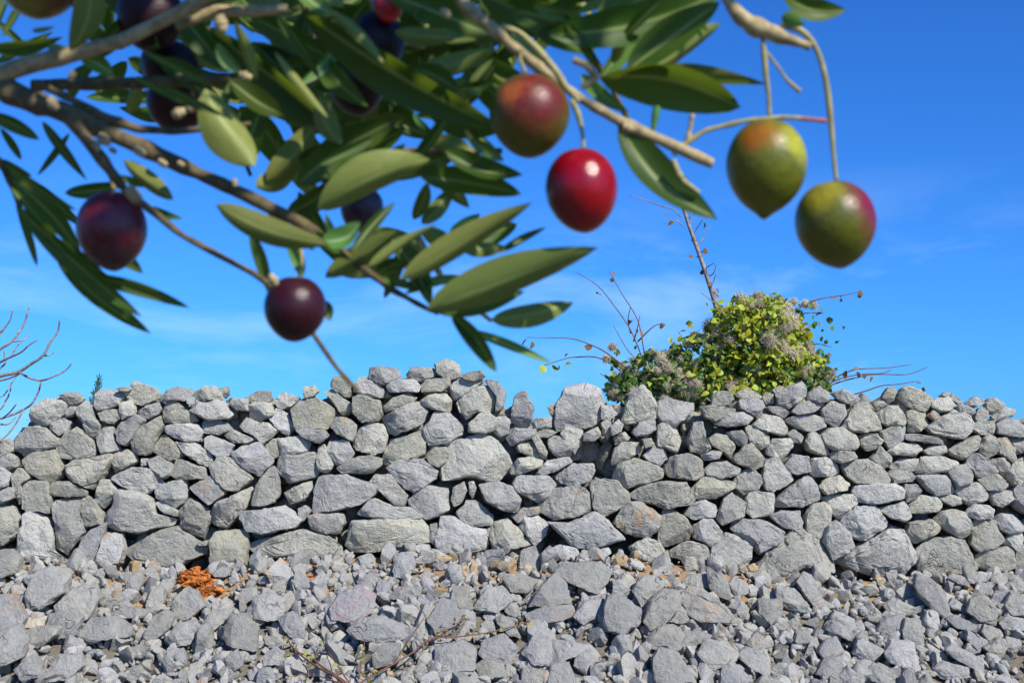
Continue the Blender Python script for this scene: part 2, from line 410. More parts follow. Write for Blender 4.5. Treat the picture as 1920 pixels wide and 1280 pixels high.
WALL_B = polys("""400 85 480 85 560 95 570 140 480 185 400 150
610 130 640 85 740 90 775 100 770 140 690 170 620 150
770 70 830 38 905 75 910 140 850 160 780 125
180 190 200 140 260 135 300 190 305 250 260 250 190 210
310 190 350 140 440 165 480 210 475 260 380 250 320 230
490 195 540 160 650 155 685 190 670 225 520 225
690 190 720 155 850 145 855 190 800 225 700 225
920 125 960 115 1030 105 1045 140 990 165 930 155
855 190 910 150 1020 145 1040 165 1000 200 930 250 880 270 860 235
885 285 1000 200 1090 190 1115 250 1090 330 1000 345 950 380 910 330
1045 165 1120 165 1165 230 1150 320 1100 335 1120 260
150 230 200 220 310 300 290 355 255 360 190 270
310 260 345 245 460 280 473 350 450 385 360 395 310 340
480 310 530 260 620 235 660 260 640 290 560 320 490 340
475 370 640 285 690 290 730 330 700 390 640 430 545 470 500 430
690 275 735 240 830 235 860 275 845 345 770 325 700 300
740 390 760 340 850 350 920 420 920 465 850 515 740 525 700 440
190 420 210 365 270 370 330 410 320 470 300 500 220 460
305 530 340 440 400 405 480 410 500 480 480 560 430 575 330 550
480 590 520 500 600 470 690 450 720 490 700 570 650 600 530 635 490 620
715 580 760 540 830 535 848 580 830 610 790 650 740 630
805 620 850 510 950 490 1030 455 1120 510 1165 560 1195 620 1170 690 1120 725 960 700 820 715
960 400 1030 340 1070 340 1110 380 1100 440 1050 455 960 450
1110 370 1160 360 1190 390 1180 460 1130 475 1100 450
1190 380 1215 260 1250 230 1275 215 1290 260 1320 310 1310 380 1280 425 1210 400
1310 400 1340 370 1420 370 1420 425 1330 430
1445 300 1500 210 1600 180 1690 210 1710 280 1690 380 1650 420 1560 430 1460 435 1445 380
1400 310 1440 290 1445 350 1415 350
1700 300 1760 310 1790 350 1750 380 1700 380
1170 480 1220 430 1330 430 1340 480 1250 500 1200 530
1230 530 1260 500 1330 500 1365 560 1350 600 1240 560
1325 435 1400 432 1450 450 1400 480 1340 480
1310 480 1350 475 1400 560 1390 600 1360 590
1400 500 1430 470 1480 475 1540 520 1530 580 1450 585 1410 550
1470 460 1500 420 1590 440 1590 510 1550 570 1500 500
1600 460 1680 420 1700 470 1660 500 1600 500
1700 400 1750 370 1760 450 1735 490 1710 460
160 550 180 500 280 500 310 560 290 610 230 645 190 600
210 655 290 600 400 580 465 600 465 640 400 680 250 680
500 650 560 610 700 605 780 670 770 710 650 780 600 760 530 690
95 770 125 700 270 690 380 730 440 760 420 800 350 850 200 890 100 890
400 730 440 690 520 690 610 800 590 860 550 865 450 770
620 830 690 750 840 770 850 880 790 915 720 940 650 890
870 760 930 730 945 780 920 840 875 870 860 830
955 730 985 725 1000 770 980 825 960 790
1020 750 1120 730 1200 760 1250 830 1220 895 1140 885 1060 840
1185 650 1240 600 1300 588 1370 610 1365 645 1230 690 1190 680
1340 680 1400 610 1520 590 1530 620 1460 660 1380 690
1445 700 1540 630 1650 630 1665 670 1640 720 1540 755 1480 735
1205 740 1240 695 1400 695 1440 740 1410 800 1340 840 1240 790
1355 850 1400 780 1560 750 1630 790 1640 890 1560 915 1440 935 1365 890
1640 750 1680 715 1790 730 1850 800 1850 850 1700 930 1650 860
340 910 410 830 440 825 530 870 620 870 690 930 600 940 450 935
275 1080 310 950 440 940 690 935 735 1020 720 1060 620 1075 440 1115 300 1115
895 900 950 840 1000 830 1095 920 1090 960 990 985 910 940
740 970 780 960 785 1020 765 1080 740 1060
775 1080 805 930 880 935 980 985 1045 995 1055 1070 1040 1100 890 1140 790 1115
1065 1010 1100 960 1170 940 1230 990 1300 1075 1200 1100 1150 1165 1100 1100
1200 920 1260 880 1350 870 1350 910 1280 920 1240 960
1245 980 1270 920 1340 915 1405 960 1390 1020 1330 1090 1290 1040
1410 955 1520 960 1660 905 1740 950 1820 1050 1620 1110 1540 1085 1470 1020
1620 1125 1740 1095 1755 1130 1700 1165
485 1110 540 1080 610 1100 610 1130 500 1135
240 1130 270 1110 315 1140 300 1165 245 1165
65 925 100 905 255 910 262 960 230 1015 150 1020 75 990
1390 1110 1480 1080 1560 1100 1580 1150 1480 1175 1400 1150
650 1090 700 1075 740 1100 740 1140 670 1140
790 1130 860 1150 890 1180 840 1200 790 1170""", 560, 660, 3)
WALL_C = polys("""195 390 240 240 310 195 350 230 385 310 380 370 300 400 240 400
390 350 400 290 440 255 510 280 600 290 605 320 560 360 480 430 420 410
700 250 740 220 800 225 825 265 790 300 700 300
830 240 900 200 980 250 970 265 860 260
850 280 880 258 980 270 998 310 940 360 860 320
980 260 1000 230 1045 235 1045 290 1000 295
1050 240 1120 200 1200 172 1225 210 1220 250 1170 290 1130 320 1070 290
1035 215 1080 190 1110 200 1060 240
1240 235 1300 195 1350 230 1360 270 1310 290 1230 270
1370 230 1440 210 1530 260 1510 290 1450 290 1400 260
640 310 690 300 830 320 820 345 720 390 660 370
720 385 760 345 880 338 930 370 900 405 800 420 730 410
1000 310 1100 298 1135 345 1110 375 1020 330
1145 335 1190 280 1290 270 1325 300 1270 340 1180 355
1310 330 1370 280 1440 300 1450 350 1400 425 1350 400 1320 370
1425 420 1500 300 1560 290 1610 350 1640 435 1560 450 1460 445
1620 340 1670 305 1740 305 1785 380 1770 410 1680 415 1640 390
1600 280 1660 275 1680 300 1630 330
920 420 990 355 1080 370 1120 430 1110 470 1000 450
1110 390 1160 360 1260 350 1340 380 1345 420 1260 450 1180 430
885 420 920 415 1020 470 1015 530 970 545 910 510
780 450 870 440 900 480 890 520 850 525
685 490 720 460 790 470 830 530 800 600 760 560 700 530
815 600 880 525 920 515 990 590 985 640 930 660 830 620
1010 540 1040 490 1140 485 1160 530 1120 570 1080 610 1010 570
1120 460 1160 435 1215 475 1200 510 1150 510
1220 500 1260 440 1300 470 1340 540 1355 580 1280 575 1225 550
1315 470 1360 430 1430 425 1500 470 1520 520 1500 550 1380 555 1330 520
1525 480 1560 455 1620 460 1660 500 1620 540 1570 555 1530 520
1640 450 1700 420 1790 415 1770 490 1700 550 1665 510
1360 570 1400 555 1500 560 1515 595 1430 625 1370 600
1590 600 1645 530 1710 590 1700 630 1660 655
1430 640 1490 605 1580 610 1640 640 1685 710 1680 735 1500 735 1450 690
1110 640 1150 575 1240 590 1250 670 1180 690 1120 670
1255 680 1260 600 1340 590 1400 630 1420 680 1360 700 1270 700
1305 750 1350 710 1420 695 1475 740 1460 770 1340 800
980 690 1000 610 1050 585 1110 650 1155 720 1080 770 1010 785 985 740
1045 850 1100 790 1160 740 1230 690 1270 740 1310 820 1200 865 1070 865
815 720 860 670 930 655 990 720 970 760 880 800 830 760
660 660 700 620 780 620 860 655 840 690 740 710 670 690
580 770 640 710 710 695 820 735 825 765 720 820 600 820
435 660 480 590 560 570 630 600 655 680 600 720 460 700
310 580 370 530 420 530 455 590 400 645 340 610
150 690 180 630 270 600 340 620 425 660 420 710 220 760 160 730
135 630 150 550 200 510 290 510 305 560 230 600 150 635
390 530 395 410 440 400 500 440 530 500 500 570 440 540
640 580 700 555 760 560 740 600 660 610
560 500 600 400 650 390 660 480 700 540 650 565 580 555
255 450 300 380 370 372 385 430 340 470 280 475
310 490 360 485 380 520 330 540
130 420 175 380 205 410 190 450 140 470
150 480 210 450 240 480 220 510 160 520
245 800 330 745 460 730 550 735 595 810 580 850 440 880 370 850 270 820
150 960 230 845 300 845 405 920 400 980 340 1045 220 1010
400 1000 420 890 480 885 560 940 580 1000 560 1050 430 1090 400 1060
545 910 580 850 660 830 720 860 720 925 600 935
725 930 770 820 800 785 880 850 878 920 760 970
890 820 910 778 1040 795 1045 840 1035 910 920 930 890 900
1025 920 1090 890 1190 895 1215 960 1190 1005 1100 985
590 980 650 940 700 940 760 1010 730 1060 690 1085 600 1040
805 990 850 940 980 945 1100 1010 1080 1060 960 1130 920 1080 830 1020
1220 920 1260 860 1330 845 1365 890 1360 980 1300 1045 1225 1010
1325 820 1370 800 1500 800 1510 850 1440 900 1410 940 1360 890
1430 930 1500 870 1610 865 1680 950 1670 980 1540 1055 1480 1030 1420 960
1315 1060 1340 980 1400 955 1470 1010 1495 1090 1440 1130 1370 1160
245 1100 330 1045 400 1070 465 1160 440 1180 350 1170 270 1130
460 1120 560 1060 660 1085 680 1120 660 1185 560 1170 470 1150
680 1180 700 1100 780 1020 860 1035 925 1080 900 1180 840 1225 760 1215
935 1190 1000 1110 1150 1010 1200 1008 1310 1070 1380 1180 1370 1230 1200 1210 1100 1260 980 1245
1390 1170 1480 1100 1690 985 1800 1020 1810 1080 1840 1150 1780 1220 1750 1260 1650 1270 1500 1220
1500 750 1560 745 1740 740 1775 780 1765 820 1640 850 1520 840 1490 800
1620 880 1700 860 1780 840 1820 920 1790 950 1700 930""", 1100, 660, 3)
WALL_D = polys("""770 370 800 300 850 275 950 310 1050 380 1000 475 900 460 800 400
640 360 690 290 740 280 770 320 740 370 660 380
1040 400 1110 365 1200 365 1225 430 1180 475 1090 480 1040 440
1110 350 1160 320 1230 350 1285 395 1250 420 1200 380
1225 440 1280 415 1370 440 1395 480 1360 510 1280 490
1310 410 1380 360 1440 370 1465 410 1400 440 1350 430
1470 410 1500 370 1560 370 1620 420 1600 480 1520 500 1480 450
1520 520 1620 440 1715 465 1690 510 1600 555 1540 550
1375 520 1400 460 1460 445 1490 480 1480 550 1400 565
1010 510 1050 470 1100 480 1115 510 1060 550
1010 600 1060 550 1200 470 1330 510 1365 570 1330 640 1280 695 1050 650
1330 600 1360 570 1550 550 1545 610 1520 670 1420 660
1560 580 1620 545 1720 545 1800 620 1800 680 1640 670 1565 650
1700 540 1792 530 1850 540 1850 580 1740 570
830 480 870 465 1000 490 1010 570 950 630 850 640 840 560
830 660 900 655 1080 680 1160 740 1060 730 850 705
700 790 780 735 900 720 970 780 900 830 730 820
970 790 1030 750 1160 745 1165 800 1100 830 1000 820
1175 780 1250 730 1400 665 1430 700 1390 780 1310 840 1270 865 1190 820
1420 750 1450 690 1520 670 1560 690 1570 800 1480 850 1425 800
1565 695 1640 685 1700 770 1715 850 1680 880 1575 810
1650 690 1780 685 1840 720 1830 800 1710 815 1690 750
695 910 800 850 930 855 950 900 920 950 740 945
920 960 960 840 1130 835 1240 880 1240 910 1150 960 1000 970
1310 890 1350 815 1400 810 1500 880 1550 950 1500 1000 1400 1010 1370 960
1510 860 1610 845 1660 900 1640 960 1600 990 1540 910
1620 990 1680 900 1770 845 1850 870 1850 1020 1700 1060
690 970 740 945 880 955 910 1000 890 1035 740 1045
920 990 980 975 1150 985 1215 1090 1200 1125 1060 1145 980 1080
1150 960 1220 910 1310 900 1370 980 1350 1040 1230 1080 1190 1020
815 1100 830 1055 920 1060 955 1110 910 1170 840 1200
1410 1020 1560 970 1665 1060 1600 1110 1480 1100
1215 1110 1270 1070 1410 1045 1480 1130 1470 1180 1350 1225 1290 1180
1095 1160 1170 1130 1270 1160 1275 1210 1200 1230 1130 1190
1490 1120 1600 1110 1690 1110 1700 1170 1600 1235 1540 1220
1690 1110 1720 1060 1850 1050 1850 1200 1720 1210
860 1220 950 1145 1080 1155 1140 1210 1080 1270 870 1290""", 1500, 660, 4.267)
WALL_E = polys("""780 150 810 80 970 55 1045 120 1020 150 850 230 815 210
1000 60 1060 0 1120 -20 1220 0 1275 120 1250 160 1180 190 1080 130
1280 90 1330 60 1440 70 1460 140 1500 200 1440 270 1320 290 1270 230
1440 60 1500 10 1580 20 1665 110 1650 140 1560 165 1480 120
1490 230 1560 170 1640 145 1660 190 1610 290 1560 250
850 300 930 210 1100 190 1200 210 1250 300 1310 410 1230 460 1050 450 880 430
1310 330 1370 290 1540 260 1575 290 1590 400 1540 430 1400 440 1320 400
1595 350 1610 280 1680 240 1760 260 1760 430 1600 420
1240 20 1290 -60 1400 -50 1440 -20 1420 50 1310 50
1660 80 1690 40 1760 40 1760 200 1680 190""", 1500, 960, 4)
WALL = WALL_A + WALL_B + WALL_C + WALL_D + WALL_E
# top edge of the wall (photo pixels), from beyond the left edge of the frame to beyond the right one
WTOP = np.array([(-700, 820), (-300, 815), (-40, 835), (20, 845), (45, 800), (75, 775), (160, 750), (240, 735), (330, 735), (430, 740), (540, 740), (610, 730), (660, 712), (760, 700), (830, 690), (900, 705), (940, 730), (960, 785), (1040, 785), (1060, 745), (1130, 745), (1180, 760), (1290, 765), (1340, 742), (1500, 735), (1620, 745), (1700, 740), (1790, 755), (1870, 770), (1905, 795), (2000, 800), (2300, 815), (2700, 830)], float)
WBASE = np.array([(-700, 1040), (0, 1045), (150, 1060), (330, 1075), (480, 1050), (800, 1035), (1000, 1045), (1180, 1045), (1300, 1060), (1450, 1075), (1650, 1085), (1920, 1080), (2700, 1090)], float)

def px(txt, ox, oy, s, tags):
    return list(zip(polys(txt, ox, oy, s), tags))
SCREE = polys("""170 450 210 330 330 310 400 340 390 440 270 530 200 530
330 520 400 430 520 410 560 480 520 590 420 600 350 560
275 580 400 540 470 590 440 680 350 700 280 640
-60 480 60 460 150 590 140 640 40 670 -50 690
-60 690 90 640 155 730 150 800 60 850 -50 870
145 640 160 610 270 580 270 640 200 650
155 660 200 645 340 640 330 690 260 740 170 770
455 680 520 600 650 590 740 640 730 690 600 710 530 735
830 680 870 580 930 550 980 580 960 650 870 720
945 700 1000 630 1100 610 1130 660 1080 730 970 750
1260 700 1290 580 1370 570 1450 650 1455 770 1360 750 1290 730
1150 620 1200 550 1320 540 1260 620 1210 660
1390 560 1440 470 1520 450 1600 500 1590 590 1450 600
970 510 1040 420 1110 450 1160 520 1080 590 1000 600
90 880 180 800 240 860 230 910 150 940
250 940 330 810 450 800 470 860 400 930
835 520 850 420 920 430 930 500 870 550
600 570 720 530 840 550 820 590 740 590
1555 600 1640 560 1720 640 1720 700 1640 690
1465 820 1540 760 1600 790 1590 850 1490 850
1250 830 1330 770 1370 860 1300 890
-30 220 60 210 120 260 120 330 40 360 -30 340
720 400 740 345 790 340 815 390 790 440 730 440
1195 340 1250 310 1300 325 1280 360 1210 360
1655 390 1660 320 1740 380 1750 420 1690 440
1340 480 1370 430 1440 420 1450 470 1390 510""", 0, 960, 3) + polys("""190 540 230 450 330 425 430 460 420 560 300 605 200 590
290 660 350 600 480 590 600 640 620 690 500 730 330 700
535 250 545 240 640 230 655 290 620 370 540 360
330 390 400 340 450 350 440 430 370 440
450 380 520 400 510 460 460 480 440 430
505 480 560 420 680 420 690 460 600 490
730 600 800 490 880 510 910 580 860 660 790 690
855 500 870 420 950 420 980 540 930 560
985 530 1060 430 1150 420 1200 490 1120 550 1030 545
1300 520 1330 450 1440 345 1500 400 1525 500 1410 520
1435 330 1500 290 1700 280 1760 340 1680 440 1600 430
1275 570 1380 530 1540 520 1550 580 1440 610 1300 620
1705 600 1740 470 1830 480 1920 540 1900 620 1810 680 1720 650
765 850 780 760 920 720 1000 770 990 870 870 890
760 920 800 890 900 860 980 900 820 935
985 860 1060 820 1160 850 1160 910 1030 930
1010 790 1050 720 1150 690 1240 770 1180 850 1080 830
1265 790 1320 700 1420 710 1420 850 1330 850
1420 720 1540 730 1640 750 1560 800 1430 840
1250 970 1260 870 1370 890 1380 970
1395 980 1420 850 1520 850 1570 980
415 800 480 740 570 740 570 830 430 870
1145 370 1220 340 1350 380 1280 450 1190 440
1540 580 1610 500 1720 490 1690 570 1600 620
1770 380 1830 380 1865 440 1830 480 1760 460
1100 600 1150 580 1210 620 1250 700 1180 680""", 560, 960, 3) + polys("""310 600 350 500 440 430 520 460 520 530 430 610 350 650
420 600 470 550 540 530 610 600 520 620
530 480 580 420 660 440 760 520 840 620 700 610 620 600 560 560
250 440 300 370 380 360 430 410 380 480 310 530
520 400 580 350 680 350 690 420 600 420
680 310 790 380 800 490 740 470 690 430
790 400 840 360 900 400 900 450 830 470
1070 500 1075 420 1170 430 1230 510 1220 550 1110 540
1185 390 1230 340 1270 360 1310 460 1260 525 1210 450
960 560 970 490 1100 490 1100 570 1020 620
1370 600 1400 550 1500 600 1500 650 1450 650
1350 660 1380 610 1430 630 1510 700 1490 725
320 740 400 650 500 630 550 690 510 760 390 760
570 690 620 650 700 690 640 740
620 790 680 720 780 730 850 790 800 840 700 880
370 940 375 820 410 765 510 790 600 930 480 950
750 950 760 880 820 835 940 950
835 800 900 760 990 780 1025 850 1000 910 920 870
890 740 960 670 1030 740 1000 775
1165 720 1180 670 1250 660 1260 720 1190 750
1290 780 1340 720 1410 700 1440 780 1330 820
1495 790 1540 700 1660 770 1580 840
1675 790 1720 720 1835 730 1835 840 1780 880 1690 830
1770 660 1800 600 1880 600 1880 740 1780 750
1620 660 1680 590 1800 570 1760 660 1700 680
1285 900 1340 820 1440 810 1420 900 1350 930
1400 930 1470 870 1560 930 1540 970 1420 970
1580 880 1650 850 1735 890 1700 950 1600 920""", 1100, 960, 3) + polys("""870 560 890 470 980 500 1080 590 1090 770 1000 760 900 640
1240 740 1290 650 1390 620 1475 730 1430 830 1320 800
620 700 700 640 850 710 800 760 650 750
1090 790 1170 770 1320 850 1280 880 1150 860
1240 950 1260 880 1390 960 1300 1020
1350 890 1390 840 1500 880 1490 940 1390 950
1370 1010 1500 940 1555 1000 1470 1100
1090 1030 1160 990 1350 1100 1350 1190 1270 1160 1150 1090
1530 690 1600 600 1720 640 1720 760 1560 760
500 1190 560 1130 700 1220 660 1280 520 1250
1000 1180 1080 1120 1250 1160 1230 1230 1060 1240
1500 830 1560 770 1720 820 1700 880 1520 870
1110 690 1150 640 1220 690 1220 740 1130 720
1105 490 1150 460 1220 480 1260 555 1170 530
1245 490 1290 455 1385 460 1390 510 1280 525
1435 500 1490 460 1560 500 1540 540 1450 530
1530 550 1620 500 1720 540 1640 600 1560 600""", 1500, 960, 4)
# ---------------------------------------------------------------- materials of the stones
WALLSTONE = limestone('wall limestone', (.465, .457, .405), lichen=.85, ochre=.03, var=.20)
FILLSTONE = limestone('wall fill limestone', (.36, .345, .30), island=True, lichen=.3, ochre=.08)
SCREESTONE = limestone('loose limestone', (.375, .37, .345), lichen=.10, var=.14)
GRAVEL = limestone('limestone gravel', (.385, .378, .35), island=True, lichen=.0, dark=.3, var=.16, ochre=.05, scale=2.2)
OCHRESTONE = limestone('ochre stained limestone', (.46, .375, .265), lichen=.0, ochre=.55, var=.25, scale=2)
CREAMSTONE = limestone('cream limestone', (.62, .57, .49), lichen=.2, var=.08)
PINKSTONE = limestone('pink veined limestone', (.375, .36, .355), lichen=.0, pink=.45, var=.05)
PALESTONE = limestone('pale limestone', (.52, .51, .48), lichen=.3, var=.05)
DUST = limestone('limestone dust', (.26, .235, .19), lichen=0, ochre=.2, scale=1.5)
CLAY = plain('orange clay', (.50, .165, .035), .95, (.24, .08, .025), 26, .1, .9, .012, island=True, var=.4)

# ---------------------------------------------------------------- the ground
def YW(x): return 9.0 + .11 * np.maximum(np.asarray(x, float) - .8, 0)
def wall_y(u):
    y = 9.0
    for _ in range(4): y = float(YW((u - 960) / F * y))
    return y
_ub = WBASE[:, 0]; _zb = np.array([at_y(u, v, wall_y(u))[2] for u, v in WBASE]); _xb = np.array([(u - 960) / F * wall_y(u) for u in _ub])
_xb[0] = -60; _xb[-1] = 60
def zbase(x): return np.interp(x, _xb, _zb)
def ground(x, y):
    x = np.asarray(x, float); y = np.asarray(y, float)
    t = YW(x) - .02 - y
    zb = zbase(x); drop = np.where(t > 0, .60 * t, 0)
    n = .045 * noise(np.stack([x * 1.7, y * 1.7, 0 * x], -1)) + .02 * noise(np.stack([x * 5, y * 5, 0 * x + 3], -1))
    lim = zb - .02
    k = drop / lim
    d = np.where(k < .8, drop, lim * (.8 + .2 * (1 - np.exp(-(np.maximum(k, .8) - .8) / .2))))
    return zb - d + n * np.clip(t * 3, .15, 1) * np.where(np.abs(t) > 30, 0, 1)
def hit_ground(u, v):
    r = ray(u, v); s = np.linspace(6, 9.4, 700) / r[1]
    P = CAM + s[:, None] * r; below = P[:, 2] < ground(P[:, 0], P[:, 1])
    i = int(np.argmax(below)) if below.any() else len(s) - 1
    return P[i]
gx = np.unique(np.concatenate([-np.geomspace(6, 700, 26), np.arange(-6, 6.01, .07), np.geomspace(6, 700, 26)]))
gy = np.unique(np.concatenate([-np.geomspace(.5, 500, 22), np.arange(-.5, 6.8, .4), np.arange(6.8, 10.4, .06), np.geomspace(10.5, 1200, 30)]))
X, Y = np.meshgrid(gx, gy); Z = ground(X, Y)
nx, ny = len(gx), len(gy)
i, j = np.meshgrid(np.arange(nx - 1), np.arange(ny - 1)); q = (j * nx + i).ravel()
G = obj('ground', mesh_np('ground', np.stack([X, Y, Z - .02], -1).reshape(-1, 3), np.stack([q, q + 1, q + nx + 1, q + nx], 1), DUST))
tag(G, kind='structure')

SOIL = plain('ochre soil', (.34, .20, .09), .95, (.24, .17, .10), 9, .1, .8, .01)
gm = G.data; gm.materials.append(SOIL)
cy = np.array([p.center[:] for p in gm.polygons])
near = (np.abs(YW(cy[:, 0]) - .12 - cy[:, 1]) < .22 + .08 * noise(np.stack([cy[:, 0] * 3, cy[:, 1] * 3, cy[:, 0] * 0], -1))) & (np.abs(cy[:, 0]) < 6)
gm.polygons.foreach_set('material_index', near.astype(np.int32)); gm.update()

# ---------------------------------------------------------------- the dry stone wall
wall = obj('dry_stone_wall', None, loc=(0, 9.0, .98)); WE = np.array([0, 9.0, .98])
tag(wall, 'long dry stone wall of rough grey limestone running across the slope', 'stone wall')
def wtop_px(u): return np.interp(u, WTOP[:, 0], WTOP[:, 1])
def wbase_px(u): return np.interp(u, WBASE[:, 0], WBASE[:, 1])
g2 = np.random.default_rng(5)
for k, P in enumerate(WALL):
    c = poly_center(P)
    if (P[:, 0].max() < -40): continue
    wpx, hpx = np.ptp(P, axis=0); yw = wall_y(c[0])
    z0 = at_y(c[0], c[1], yw)[2]; face = yw + .07 * (z0 - .98)
    m = yw / F; size = math.sqrt(wpx * hpx) * m
    depth = min(.20, .42 * min(wpx, hpx) * m + .035)
    small = max(0, 1 - size / .22)
    yc = face + depth * .92 - g2.uniform(0, .05) + small * g2.uniform(-.02, .05)
    cen = at_y(c[0], c[1], yc)
    L2 = (P - c) * np.array([1, -1]) * yc / F
    V, T = faced_stone(L2, depth, 4 if size > .25 else 3, g2.integers(6, 12), .05, 1.06, g2)
    o = obj('stone', mesh_np('stone', V, T, WALLSTONE, True, R(20)), wall, cen - WE)
# small stones packed behind and between the face stones, and the parts of the wall beyond the photo's edges
parts = []
for _ in range(1500):
    u = g2.uniform(-660, 2660); lo, hi = wtop_px(u), wbase_px(u)
    v = g2.uniform(lo + 34, hi + 6); y = wall_y(u) + g2.uniform(.22, .34)
    p = at_y(u, v, y)
    s = g2.uniform(.045, .10)
    V, T = rock(1, s * g2.uniform(.7, 1.4, 3), 7, .08, g2); parts.append((V @ rotm(g2).T + p - WE, T))
for _ in range(520):                                           # top of the wall behind the front row
    u = g2.uniform(-660, 2660); y = wall_y(u) + g2.uniform(.28, .85)
    p = at_y(u, wtop_px(u) + g2.uniform(26, 50), wall_y(u)); p = np.array([p[0], y, p[2]])
    s = g2.uniform(.06, .13)
    V, T = rock(2, s * g2.uniform(.7, 1.4, 3), 7, .08, g2); parts.append((V @ rotm(g2).T + p - WE, T))
for _ in range(420):                                           # chinking right under the topmost stones
    u = g2.uniform(-60, 1980); y = wall_y(u) + g2.uniform(.14, .30)
    p = at_y(u, wtop_px(u) + g2.uniform(14, 40), y); s = g2.uniform(.028, .05)
    V, T = rock(2, s * g2.uniform(.7, 1.4, 3), 7, .08, g2); parts.append((V @ rotm(g2).T + p - WE, T))
for side in ((-690, -55), (1948, 2690)):
    u = side[0]
    while u < side[1]:
        v = wtop_px(u) + 15
        while v < wbase_px(u) + 10:
            h = g2.uniform(.07, .13); w = h * g2.uniform(1, 1.7)
            p = at_y(u + g2.uniform(-12, 12), v + h * 290, wall_y(u) + .08 + g2.uniform(-.03, .04))
            V, T = rock(2, (w, .14, h), 8, .06, g2); parts.append((V + p - WE, T)); v += h * 2 * 262
        u += g2.uniform(58, 84)
V, T = join(parts)
tag(obj('rubble_fill', mesh_np('rubble_fill', V, T, FILLSTONE, True, R(30)), wall), kind='stuff')
us = np.linspace(-690, 2690, 130); V = []; T = []
for a, u in enumerate(us):
    y = wall_y(u); top = at_y(u, wtop_px(u) + 52, y)[2] + .02 * g2.normal(); bot = zbase((u - 960) / F * y) - .3; x = (u - 960) / F * y
    V += [(x, y + .36, bot), (x, y + .36, top), (x, y + .85, top), (x, y + .85, bot)]
    if a:
        b = (a - 1) * 4
        for e in range(3): T += [(b + e, b + e + 4, b + e + 5, b + e + 1)]
obj('wall_core', mesh_np('wall_core', np.array(V) - WE, np.array(T), FILLSTONE, False), wall)

# ---------------------------------------------------------------- loose rocks on the scree
g3 = np.random.default_rng(21)
LAND = {5: ('pale cream pebble-sided rock, the palest one on the left of the scree', 'pale cream rock', CREAMSTONE),
        26: ('broad grey rock tinged pink, lying on the scree below the wall', 'pink tinged rock', PINKSTONE),
        28: ('upright squared grey block standing right under the wall', 'upright block under the wall', None),
        16: ('narrow upright grey shard standing below the orange clay patch', 'narrow upright shard', None),
        36: ('wide smooth grey slab sloping down from the foot of the wall', 'wide sloping slab', None),
        37: ('long flat pale grey slab lying level just below a steep wedge rock', 'long flat slab', None),
        38: ('big many-faced boulder with a dark shaded left face at mid slope', 'big dark-sided boulder', None),
        54: ('large fluted grey rock with vertical grooves at mid slope', 'large fluted rock', None),
        74: ('pale squarish rock, brightest on the lower right of the scree', 'pale squarish rock', PALESTONE),
        75: ('column shaped rock standing on end and casting a long shadow', 'column shaped rock', None),
        80: ('tall leaning slab half buried under the wall on the right', 'tall leaning slab', None),
        81: ('big rounded domed boulder near the right end of the scree', 'domed boulder', None)}
def ordinal(n): return ['nearest', 'second nearest', 'third nearest', 'fourth nearest', 'fifth nearest', 'sixth nearest', 'seventh nearest', 'eighth nearest'][n]
cents = [poly_center(P) for P in SCREE]
def direction(a, b):
    d = a - b
    return ('right of' if d[0] > 0 else 'left of') if abs(d[0]) > abs(d[1]) else ('downhill of' if d[1] > 0 else 'uphill of')
RANK = {}
for l in LAND:
    dd = {}
    for k, c in enumerate(cents):
        if k not in LAND: dd.setdefault(direction(c, cents[l]), []).append((np.hypot(*(c - cents[l])), k))
    for nm, lst in dd.items():
        for r_, (ds, k) in enumerate(sorted(lst)): RANK.setdefault(k, []).append((r_, ds, l, nm))
LG = 'large grey limestone rocks lying on the scree below the wall'
for k, P in enumerate(SCREE):
    c = cents[k]; wpx, hpx = np.ptp(P, axis=0)
    base = hit_ground(c[0], min(c[1] + hpx * .30, 1400)); yb = base[1]
    m = yb / F; size = math.sqrt(wpx * hpx) * m
    depth = .40 * min(wpx, hpx) * m + .02
    yc = yb - depth * .45
    cen = at_y(c[0], c[1], yc)
    L2 = (P - c) * np.array([1, -1]) * yc / F
    V, T = faced_stone(L2, depth, 4 if size > .30 else 3, g3.integers(8, 15), .05, 1.05, g3)
    # lean the faces back with the slope
    V = V.copy(); V[:, 1] += V[:, 2] * .55
    mat = LAND[k][2] if k in LAND and LAND[k][2] else SCREESTONE
    o = obj('rock', mesh_np('rock', V, T, mat, True, R(20)), None, cen)
    if k in LAND: lab = LAND[k][0]
    else:
        asp = wpx / hpx; sh = 'flat' if asp > 1.7 else 'upright' if asp < .85 else 'blocky'
        r_, ds, l, nm = min(RANK[k], key=lambda t: (t[0] > 7, t[0] * 60 + t[1]))
        lab = '%s grey rock, %s %s the %s' % (sh, ordinal(min(r_, 7)), nm, LAND[l][1])
    tag(o, lab, 'rock', LG)
protos = []
for k in range(14):
    V, T = rock(3, (1, g3.uniform(.6, 1), g3.uniform(.5, .9)), 11, .05, g3, .34)
    protos.append((V * .065, T))
pm = {}
def proto_mesh(k, mat):
    if (k, mat.name) not in pm: pm[k, mat.name] = mesh_np('stone', *protos[k], mat, True, R(26))
    return pm[k, mat.name]
n = 0; taken = []
def inside(P, u, v):
    a, b = P, np.roll(P, -1, 0); c = (a[:, 1] > v) != (b[:, 1] > v)
    with np.errstate(divide='ignore', invalid='ignore'):
        xi = (b[:, 0] - a[:, 0]) * (v - a[:, 1]) / (b[:, 1] - a[:, 1]) + a[:, 0]
    return bool((c & (u < xi)).sum() % 2)
SMALL = []
